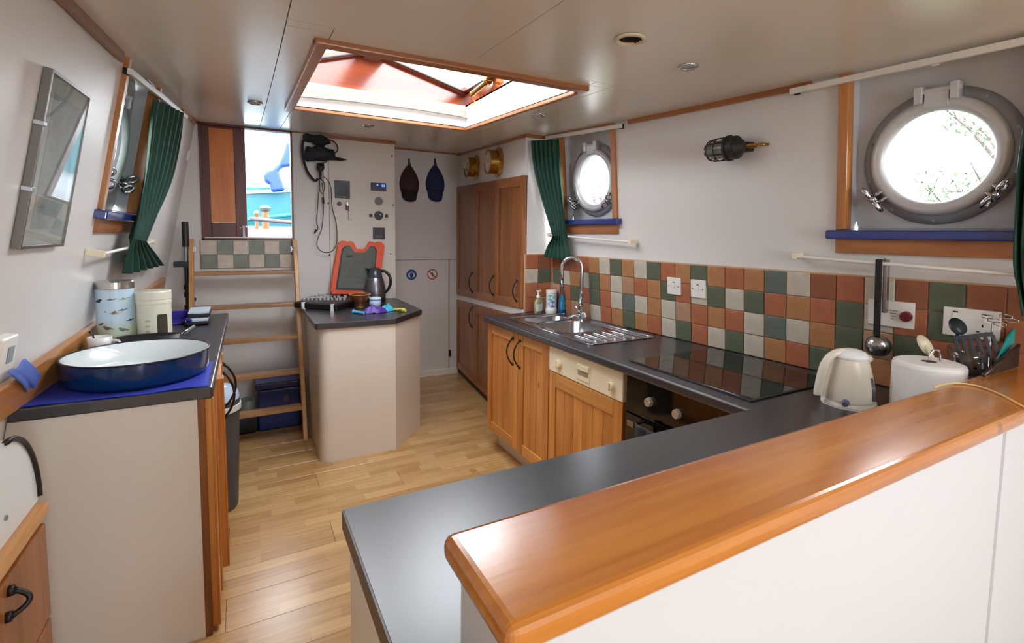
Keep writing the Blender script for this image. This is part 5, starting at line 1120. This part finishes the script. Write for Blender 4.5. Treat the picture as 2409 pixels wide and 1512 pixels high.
q = ai(883, 724); t_ = thing('white_beaker', 'white beaker with blue bands beside the brown bowl', 'beaker', q); M = T(q.x, q.y, IZ)
MB().lathe([(0, 0), (.040, 0), (.043, .078), (.040, .078), (.037, .006), (0, .006)], M, 32).build('beaker_body', mat('pale_blue_glaze', L(206, 220, 238), .25), t_, smooth=True); MB().lathe([(.0432, .056), (.0436, .068)], M, 32).build('blue_band', mat('soft_blue_band', L(130, 156, 214), .3), t_)
def crumple(name, label, cat, pxy, sx, sy, h, m_, seed, rot=0):
    q = ai(*pxy); o_ = V3((q.x, q.y, IZ+.001)); b = MB(); R_ = RZ(rot)
    def fn(u_, v_):
        a = u_*2*PI; r = v_; base = V3((math.cos(a)*r*sx, math.sin(a)*r*sy, 0)); n_ = noise.fractal(V3((math.cos(a)*r*2.2+seed, math.sin(a)*r*2.2, seed)), .8, 2.2, 4)
        n2 = noise.noise(V3((math.cos(a)*1.6+seed*3, math.sin(a)*1.6, 1)))
        base *= 1+.35*n2
        return o_ + (R_ @ (base+V3((0, 0, max(.0, h*(1-r**3)*(.9+.5*n_)+.012*noise.noise(V3((math.cos(a)*r*6+seed, math.sin(a)*r*6, 3)))*r)+.002))))
    b.grid(fn, 40, 14); o = b.build(name, m_, solid=0, smooth=True); return tag(o, label, cat)
crumple('purple_glove', 'crumpled purple rubber glove on the island front edge', 'glove', (880, 735), .075, .05, .045, mat('purple_rubber', L(92, 54, 160), .45, bump=.3, bscale=60), 1.3)
crumple('turquoise_cloth', 'crumpled turquoise cloth right of the purple glove', 'cloth', (911, 731), .055, .045, .040, mat('turquoise_cloth', L(60, 172, 200), .75, bump=.3, bscale=80), 4.1)
a_, b_ = ai(832, 733, .012), ai(856, 736, .012); t_ = tag(MB().tube([a_, lerp(a_, b_, .2), b_], [.016, .010, .010], 12).build('light_blue_tube', mat('sky_blue_plastic', L(88, 178, 226), .35)), 'light blue tube lying left of the purple glove', 'tube')
a_, b_ = ai(926, 727, .012), ai(954, 730, .012); t_ = thing('yellow_brush', 'small yellow handled brush at the right of the island top', 'brush', a_)
MB().tube([a_, lerp(a_, b_, .4), b_], [.006, .011, .011], 10).build('handle', mat('yellow_plastic', L(214, 204, 92), .4), t_); MB().box(lerp(a_, b_, .45)+V3((-.02, -.012, .008)), b_+V3((0, .012, .012))).build('brush_block', MT['yellow_plastic'], t_, .002)

# instruments on the control panel
CPF = Frame((0, 4.2995, 0), (1, 0, 0), (0, 0, 1)); cpx = lambda a, b: CPF.px(a, b)
def inst(name, label, cat, px0, py0, px1, py1, m_, d=.012, group=None):
    (u0, v1), (u1, v0_) = cpx(px0, py0), cpx(px1, py1); t = thing(name, label, cat, CPF.p((u0+u1)/2, (v0_+v1)/2), group); MB().fbox(CPF, u0, u1, v0_, v1, .0005, d).build('housing', m_, t, .002); return t, u0, u1, v0_, v1
t_, u0, u1, a, b_ = inst('display_screen', 'dark square display screen on the control panel', 'display', 787, 424, 823, 467, mat('slate_plastic', L(44, 52, 56), .4)); MB().fbox(CPF, u0+.012, u1-.012, a+.018, b_-.012, .012, .0128).build('screen', mat('dark_screen', L(38, 54, 62), .15), t_); MB().fbox(CPF, (u0+u1)/2+.006, (u0+u1)/2+.014, a+.006, a+.012, .012, .013).build('indicator', white_pl, t_)
t_, u0, u1, a, b_ = inst('battery_meter', 'navy meter with glowing blue digits on the control panel', 'meter', 872, 429, 908, 450, mat('navy_housing', L(16, 18, 56), .3))
led = mat('blue_led', L(60, 110, 255), .5, emit=(L(70, 120, 255), 3))
def seg7(fr, u, v, w_, h_, segs_, par, n):
    s_ = {'a': (0, w_, h_-.002, h_), 'g': (0, w_, h_/2-.001, h_/2+.001), 'd': (0, w_, 0, .002), 'f': (0, .002, h_/2, h_), 'e': (0, .002, 0, h_/2), 'b': (w_-.002, w_, h_/2, h_), 'c': (w_-.002, w_, 0, h_/2)}
    b = MB()
    for k in segs_: x0, x1, y0, y1 = s_[k]; b.fbox(fr, u+x0, u+x1, v+y0, v+y1, n, n+.0008)
    b.build('digit', led, par)
um = (u0+u1)/2; vm = (a+b_)/2
seg7(CPF, um-.016, vm+.002, .011, .018, 'fabg', t_, .012); seg7(CPF, um+.026, vm+.002, .011, .018, 'abcdefg', t_, .012); seg7(CPF, um+.040, vm+.002, .009, .018, 'abgcd', t_, .012)
def dialr(name, label, cat, px, py, r, m1, m2, d=.010, ring=True):
    u, v = cpx(px, py); t = thing(name, label, cat, CPF.p(u, v)); MB().cyl(CPF.p(u, v, .0005), CPF.p(u, v, d), r, r*.95, 28).build('bezel', m1, t, .001)
    if ring: MB().cyl(CPF.p(u, v, d), CPF.p(u, v, d+.0012), r*.78, seg=24).build('face', m2, t)
    return t
dialr('round_gauge', 'grey round cover on the control panel, under the blue digits', 'gauge', 891, 473, .034, grey_pl, mat('gauge_cover_grey', L(108, 116, 118), .4))
t_ = dialr('rotary_control', 'black rotary control between two small black knobs', 'control', 891, 507, .037, mat('dark_bezel', L(38, 40, 44), .3), mat('dark_face', L(26, 30, 36), .15)); u, v = cpx(891, 507); MB().cyl(CPF.p(u+.012, v+.006, .0112), CPF.p(u+.012, v+.006, .014), .005).build('indicator', white_pl, t_)
dialr('small_knob', 'small black knob left of the rotary control', 'knob', 872, 507, .014, blk, blk, .014, False); dialr('small_knob', 'small black knob right of the rotary control', 'knob', 909, 508, .014, blk, blk, .014, False); dialr('small_knob', 'black push knob below the dark display screen', 'knob', 798, 479, .017, blk, blk, .014, False)
t_, u0, u1, a, b_ = inst('digital_controller', 'black square controller with grey display at the bottom of the panel', 'controller', 877, 535, 905, 562, mat('charcoal_plastic', L(34, 36, 40), .35)); MB().fbox(CPF, u0+.02, u1-.012, a+.012, a+.032, .012, .013).build('screen', mat('lcd_dark_grey', L(84, 80, 84), .2), t_)
u, v = cpx(909, 516); tag(MB().fbox(CPF, u-.02, u+.016, v-.004, v+.004, .0005, .0012).build('label_strip', mat('yellowed_label', L(204, 196, 160), .6), None), 'tiny yellowed label strip under the right small knob', 'label')
u, v = cpx(816, 482); t_ = thing('key_ring', 'key with red fob hanging in the switch on the control panel', 'key', CPF.p(u, v))
MB().cyl(CPF.p(u, v+.012, .0005), CPF.p(u, v+.012, .018), .014, seg=18).build('key_switch', chrome, t_, .001); MB().fbox(CPF, u-.006, u+.010, v-.012, v+.024, .018, .022).build('key_head', steel, t_, .002); MB().fbox(CPF, u-.012, u+.014, v-.04, v-.002, .014, .022).build('fob', mat('wine_fob', L(120, 50, 76), .4), t_, .004); MB().fbox(CPF, u+.008, u+.036, v-.115, v-.045, .012, .018).build('clear_tag', mat('clear_tag', L(214, 214, 210), .2), t_, .006)
MB().tube([CPF.p(u, v-.035, .018), CPF.p(u+.02, v-.05, .016)], .002).build('split_ring', steel, t_)

# black headset bundle, hose and cables hanging in front of the panel edge
HY = 4.235
def h(a, b, y_=HY): return aty(a, b, y_)
hs_ = thing('hanging_headset', 'black hands free set and crumpled black cover hanging from a white bracket', 'headset', h(745, 350))
def lump(pts, d, m_, name, par, y_=HY, seed=0):
    P = [h(a, b, y_) for a, b in pts]; c = sum(P, V3())/len(P); b = MB(); n = len(P); rings = []
    for (s_, dy) in ((0, -d), (.45, -d*.95), (.8, -d*.6), (1.0, 0), (.8, d*.6), (0, d*.8)):
        if s_ == 0: rings.append([b.bm.verts.new(c+V3((0, dy, 0)))])
        else: rings.append([b.bm.verts.new(lerp(c, p, s_)+V3((0, dy+.010*noise.noise(p*30+V3((seed, s_*5, 0))), 0))) for p in P])
    for A, Bv in zip(rings, rings[1:]):
        for i in range(n):
            j = (i+1) % n
            if len(A) == 1: b.face([A[0], Bv[i], Bv[j]])
            elif len(Bv) == 1: b.face([A[i], A[j], Bv[0]])
            else: b.face([A[i], A[j], Bv[j], Bv[i]])
    return b.build(name, m_, par, smooth=False)
hb_ = mat('black_nylon', L(32, 36, 44), .75, bump=.5, bscale=80)
lump([(712, 318), (722, 313), (735, 318), (755, 316), (768, 323), (775, 330), (779, 338), (768, 340), (760, 345), (748, 341), (737, 340), (735, 334), (722, 334), (712, 330)], .045, hb_, 'upper_fold', hs_, seed=1)
lump([(722, 343), (736, 346), (745, 340), (762, 344), (772, 350), (786, 352), (790, 368), (803, 374), (818, 376), (800, 379), (785, 377), (772, 377), (766, 384), (750, 380), (735, 379), (722, 381), (715, 374), (716, 356)], .05, hb_, 'lower_fold', hs_, seed=5)
MB().tube(spline([h(713, 330), h(711, 350), h(713, 372), h(718, 390), h(724, 405), h(733, 418), h(742, 425), h(748, 420)], 5), .010, 10).build('corrugated_hose', hb_, hs_, smooth=True)
MB().tube(spline([h(770, 328), h(786, 333), h(794, 345), h(792, 357), h(780, 360)], 5), .0045, 8).build('strap_loop', hb_, hs_, smooth=True)
MB().box(h(742, 379, 4.20), h(764, 384, 4.298)).box(h(761, 379, 4.25), h(767, 430, 4.298)).build('wall_bracket', white_pl, hs_, .002)
lump([(746, 384), (762, 384), (764, 396), (757, 405), (757, 422), (751, 422), (750, 406), (744, 396)], .022, blk, 'plug_body', hs_, 4.22, 3)
def cable(pts, label, r=.0033):
    o = MB().tube(spline([h(a, b, 4.25) for a, b in pts], 6), r, 6).build('charging_cable', mat('dark_cable', L(56, 56, 62), .5), smooth=True); return tag(o, label, 'cable', 'cables hanging by the control panel')
cable([(751, 418), (752, 440), (749, 460), (747, 490), (745, 520), (748, 536), (744, 545)], 'short thin black cable with a plug end hanging leftmost by the panel')
cable([(760, 415), (772, 425), (779, 445), (780, 470), (783, 495), (790, 520), (793, 550), (791, 575), (782, 590), (768, 594), (755, 590), (746, 578), (748, 560), (756, 540), (760, 510), (761, 480), (760, 450), (757, 430)], 'long black cable hanging in a wide loop by the panel')
cable([(754, 420), (762, 430), (763, 445), (757, 455), (752, 445)], 'small twist of black cable under the plug')
o_ = MB().cyl(h(744, 540, 4.25), h(740, 549, 4.25), .007, .005, 10).build('cable_plug', blk, None); tag(o_, 'tiny black plug at the end of the short cable', 'plug')
o_ = MB().cyl(h(760, 464, 4.25), h(761, 479, 4.25), .008, seg=10).build('cable_adapter', blk, None, .002); tag(o_, 'small black inline adapter on the looped cable', 'adapter')

# caps on hooks, recessed bulkhead
def cap(px, name, label, m_, m2, logo=False):
    t = thing(name, label, 'cap', BR.p(*BR.px(px, 380))); u, vt_ = BR.px(px, 384); v0_ = BR.px(px, 474)[1]
    H_ = vt_-v0_; W_ = .092
    def crown(a, c):   # a around half ellipse, c downwards
        w_ = W_*(math.sin(min(1, c*1.02+.04)*PI*.62)**.8); th = PI*a; return BR.p(u+w_*math.cos(th)*1.0, vt_-.02-H_*.66*c, .003+.085*math.sin(th)*math.sin(min(1., c+.08)*PI*.55))
    MB().grid(crown, 20, 16).build('crown', m_, t, solid=.003, smooth=True)
    def brim(a, c):
        th = PI*a; w_ = lerp(.084, .066, c); return BR.p(u+w_*math.cos(th), lerp(vt_-.02-H_*.60, v0_+.04, c)-.045*math.sin(th)*c, .008+lerp(.07, .05, c)*math.sin(th))
    MB().grid(brim, 20, 8).build('brim', m2, t, solid=.004, smooth=True)
    MB().tube([BR.p(u-.02, vt_-.05, .012), BR.p(u-.006, vt_-.0, .014), BR.p(u+.006, vt_-.0, .014), BR.p(u+.02, vt_-.05, .012)], .005).build('back_strap', m_, t)
    MB().cyl(BR.p(u, vt_-.03, .075), BR.p(u, vt_-.026, .079), .006).build('button', m_, t) if False else None
    if logo: MB().fbox(BR, u-.030, u+.030, v0_+.125, v0_+.140, .082, .085).build('embroidery', mat('beige_thread', L(168, 140, 116), .8), t, .002)
    hk = thing('cap_hook', 'small black wall hook holding the '+('brown' if logo else 'navy')+' cap', 'hook', BR.p(u, vt_)); MB().fbox(BR, u-.008, u+.008, vt_+.0, vt_+.045, .0005, .006).build('hook_plate', blk, hk, .002); MB().tube([BR.p(u, vt_+.03, .006), BR.p(u, vt_-.012, .016), BR.p(u, vt_-.012, .03), BR.p(u, vt_+.004, .034)], .003, 8).build('hook_wire', blk, hk, smooth=True)
cap(962, 'cap', 'dark brown cap with pale embroidery on the left hook', mat('brown_fabric', L(70, 46, 46), .85, bump=.3, bscale=90), mat('black_brown_fabric', L(40, 34, 40), .85), True)
cap(1023, 'cap', 'plain navy cap on the right hook', mat('navy_fabric', L(40, 46, 88), .85, bump=.3, bscale=90), mat('navy_brim', L(36, 42, 82), .85))
# safety stickers
BL = BR
def disc(fr, u, v, r, m_, par, name, n, r0=0, seg=36): return MB().lathe([(r0, 0), (r, 0)], fr.mat(u, v, n), seg).build(name, m_, par)
u, v = BR.px(968, 646); t_ = thing('ear_protection_sticker', 'round blue sticker showing a head wearing ear defenders', 'sticker', BR.p(u, v)); r_ = .052
sb_ = mat('signal_blue', L(24, 74, 150), .4); sw_ = mat('sign_white', L(226, 226, 224), .4); sr_ = mat('signal_red', L(180, 40, 52), .4); sk2 = mat('sign_black', L(40, 34, 38), .5)
disc(BR, u, v, r_+.003, sw_, t_, 'white_edge', .0008); disc(BR, u, v, r_, sb_, t_, 'blue_disc', .0012)
MB().prism([BR.p(u+a, v+b, .0016) for a, b in ((-.022, -.006), (-.018, .018), (-.008, .030), (.008, .030), (.018, .018), (.022, -.006), (.012, -.032), (-.012, -.032))], BR.N*.0002).build('head_symbol', sw_, t_)
MB().prism([BR.p(u+a, v+b, .0020) for a, b in ((-.017, -.008), (-.014, .012), (-.006, .021), (.006, .021), (.014, .012), (.017, -.008), (.010, -.029), (-.010, -.029))], BR.N*.0002).build('face_symbol', mat('signal_blue_dark', L(20, 48, 104), .4), t_)
for s_ in (-1, 1): MB().fbox(BR, u+s_*.024-.007, u+s_*.024+.007, v-.022, v+.012, .0021, .0026).build('ear_cup_symbol', sw_, t_, .001)
u, v = BR.px(1017, 645); t_ = thing('no_naked_flame_sticker', 'round white sticker with red ring and slash over a lit match', 'sticker', BR.p(u, v))
disc(BR, u, v, r_+.002, sw_, t_, 'white_disc', .0008); disc(BR, u, v, r_, sr_, t_, 'red_ring', .0014, r_*.82)
MB().prism([BR.p(u+a, v+b, .0011) for a, b in ((-.016, .006), (-.006, .026), (.0, .012), (.006, .018), (.010, .002), (.004, -.010), (.008, -.030), (.002, -.032), (-.003, -.010), (-.012, -.004))], BR.N*.0002).build('match_symbol', sk2, t_)
MB().prism([BR.p(u+a, v+b, .0015) for a, b in ((-.037, .030), (-.030, .037), (.037, -.030), (.030, -.037))], BR.N*.0003).build('red_slash', sr_, t_)
u, v = BR.px(1070, 828); t_ = tag(MB().fbox(BR, 1.80, 1.82, v-.03, v+.03, .0006, .02).build('wall_catch', iron, bevel=.003), 'small dark catch low on the recessed panel beside the cupboard', 'catch')

# ceiling lights
for (a, c, lab) in ((1619, 155, 'round recessed ceiling light nearest the right hand porthole'), (600, 240, 'round recessed ceiling light left of the skylight'), (867, 295, 'small recessed ceiling light beyond the skylight'), (1268, 270, 'recessed ceiling light right of the skylight')):
    q = atc(a, c); z_ = zc(q.y); t_ = thing('ceiling_light', lab, 'light', (q.x, q.y, z_), 'recessed ceiling lights'); M = T(q.x, q.y, z_-.001) @ RX(PI)
    MB().lathe([(.036, 0), (.036, .005), (.030, .009), (.026, .005), (.025, .001)], M, 32).build('bezel', chrome, t_, smooth=True); MB().lathe([(0, .003), (.026, .003)], M, 24).build('lens', mat('frosted_lens', L(150, 156, 166), .2), t_)
q = atc(1483, 89); z_ = zc(q.y); t_ = thing('ceiling_vent', 'round open ceiling vent with white ring', 'vent', (q.x, q.y, z_)); M = T(q.x, q.y, z_-.0008) @ RX(PI)
MB().lathe([(.047, .001), (.049, .008), (.039, .010), (.036, .002), (.034, .001)], M, 36).build('ring', mat('old_white_plastic', L(222, 212, 190), .35), t_, smooth=True); MB().lathe([(0, .0012), (.036, .0012)], M, 32).build('vent_hole', mat('vent_dark', L(34, 26, 22), .8), t_)
for k in range(3): MB().box((-.034, -.012+.012*k-.001, .0014), (.034, -.012+.012*k+.001, .005), M).build('vent_bar', mat('vent_dark', L(34, 26, 22), .8), t_)

# ================================================================== OUTSIDE
gm = mat('aft_deck_paint', L(58, 68, 78), .6, var=.08)
dk_ = MB().hexa([(-.85, 4.375, 1.33), (1.03, 4.375, 1.33), (2.2, 8.0, 1.45), (-2.4, 8.0, 1.45), (-.85, 4.375, 1.372), (1.03, 4.375, 1.372), (2.2, 8.0, 1.50), (-2.4, 8.0, 1.50)]).build('aft_deck', gm); tag(dk_, 'pale blue grey steel deck outside the doorway', 'deck')
YB = 8.3
p0, p1, p2, p3 = aty(520, 455, YB), aty(800, 443, YB), aty(800, 532, YB), aty(520, 540, YB)
nb = thing('moored_boat', 'turquoise steel boat moored beyond the deck with blue tarpaulin', 'boat', (p0.x, YB, -.5))
teal = mat('turquoise_hull', L(4, 84, 96), .5)
MB().hexa([V3((p0.x-2, YB, -.5)), V3((p1.x+2, YB, -.5)), V3((p1.x+2, YB+2, -.5)), V3((p0.x-2, YB+2, -.5)), p0+V3((-2, 0, 0)), p1+V3((2, 0, .1)), p1+V3((2, 2, .1)), p0+V3((-2, 2, 0))]).build('boat_hull', teal, nb)
MB().tube([p0+V3((-2, -.02, 0)), p0+V3((0, -.02, 0)), p1+V3((0, -.02, 0)), p1+V3((2, -.02, .1))], .025, 8).build('gunwale', white_pl, nb)
e0_, e1_ = aty(590, 515, YB-.15), aty(700, 503, YB-.15); MB().tube([e0_-(e1_-e0_), e0_, e1_, e1_+(e1_-e0_)], .03, 8).build('rubbing_strake', mat('turquoise_light', L(16, 104, 112), .5), nb)
tp_ = [(674, 337), (665, 365), (655, 385), (640, 398), (627, 402), (620, 412), (622, 424), (634, 432), (640, 450), (672, 447), (664, 425), (656, 403), (664, 392), (690, 388), (700, 340), (690, 325)]
P_ = [aty(a, b, 7.9) for a, b in tp_]; MB().prism(P_, (0, .25, 0)).build('tarpaulin', mat('blue_tarpaulin', L(8, 50, 126), .6, bump=.4, bscale=6), nb, .03)
for (a, lab, w_, h_, y_, capm) in ((625, 'yellow mooring bollard with grey cap on the deck', .095, .27, 6.9, True), (604, 'small rounded yellow post beside the capped bollard', .045, .19, 6.7, False)):
    bq = aty(a, 534, y_); t_ = thing('bollard', lab, 'bollard', bq); ym_ = mat('yellow_paint', L(96, 62, 22), .5)
    zb_ = 1.372+(y_-4.37)/3.63*.128-.01
    MB().cyl((bq.x, y_, zb_), (bq.x, y_, bq.z+h_*.75), w_*.45, w_*.38, 20).build('post', ym_, t_)
    MB().lathe([(w_*.62, 0), (w_*.66, .03), (w_*.45, .06), (0, .07)] if capm else [(w_*.4, -.02), (w_*.6, .02), (w_*.4, .05), (0, .06)], T(bq.x, y_, bq.z+h_*.72), 20).build('cap', mat('weathered_grey', L(42, 50, 50), .6) if capm else ym_, t_)
a_, b_ = aty(588, 514, 6.3), aty(760, 530, 6.3); tag(MB().cyl(a_, b_, .022, seg=12).build('boat_hook', mat('pale_pole', L(84, 78, 80), .5)), 'pale pole lying across in front of the bollards', 'pole')
# banks and trees beyond the ports
MB().box((3.2, -8, -.6), (30, 16, .35)).build('ground', mat('grass_bank', L(54, 62, 40), .9, var=.3, vscale=2), kind='structure'); MB().box((-30, -8, -.6), (-3.2, 16, .35)).build('ground', MT['grass_bank'], kind='structure')
tag(MB().box((-3.2, -8, -.7), (3.2, 16, -.5)).build('water', mat('canal_water', L(60, 76, 70), .08, bump=.3, bscale=3)), 'dark canal water under the boat', 'water', kind='structure')
lf_ = [mat('leaf_pale_green', L(84, 104, 74), .6), mat('leaf_yellow_green', L(104, 110, 62), .6)]; bk_ = mat('bark', L(96, 84, 82), .9)
def tree(x_, y_, h_, spread, n, label, seed, m_):
    rnd = random.Random(seed); t = thing('tree', label, 'tree', (x_, y_, .35), 'trees on the banks'); b = MB(); tips = []
    base = V3((x_, y_, .35)); top = base+V3((.2, .1, h_*.55)); b.tube([base, lerp(base, top, .5)+V3((.06, 0, 0)), top], [.09, .07, .05], 8)
    for k in range(22):
        s0 = lerp(base, top, rnd.uniform(.35, 1)); d_ = V3((rnd.uniform(-1, 1), rnd.uniform(-1, 1), rnd.uniform(-.1, .9))).normalized()*spread*rnd.uniform(.5, 1)
        m1 = s0+d_*.5+V3((0, 0, .08)); e = s0+d_; b.tube([s0, m1, e], [.025, .014, .006], 5)
        for j in range(4): q_ = lerp(m1, e, rnd.random()); e2 = q_+V3((rnd.uniform(-1, 1), rnd.uniform(-1, 1), rnd.uniform(-.4, .7)))*.35; b.tube([q_, e2], [.007, .003], 4); tips.append((q_, e2))
    b.build('trunk_and_branches', bk_, t)
    b = MB()
    for k in range(n):
        q_, e = rnd.choice(tips); p = lerp(q_, e, rnd.random())+V3((rnd.gauss(0, .09), rnd.gauss(0, .09), rnd.gauss(0, .09))); s_ = rnd.uniform(.025, .05); a = V3((rnd.uniform(-1, 1), rnd.uniform(-1, 1), rnd.uniform(-1, 1))).normalized(); c = a.orthogonal().normalized()
        b.face([b.bm.verts.new(p-a*s_), b.bm.verts.new(p+c*s_*.5), b.bm.verts.new(p+a*s_), b.bm.verts.new(p-c*s_*.5)])
    b.build('foliage', m_, t, kind='stuff', merge=False)
tree(7.3, 2.2, 3.4, 1.4, 4200, 'thin leafed pale green tree outside the near right porthole', 1, lf_[0])
tree(6.8, 9.0, 3.6, 1.5, 3600, 'yellow green tree outside the far right porthole', 2, lf_[1])
tree(-5.0, 8.0, 3.2, 1.4, 1800, 'tree on the left bank seen through the left porthole', 3, lf_[0])
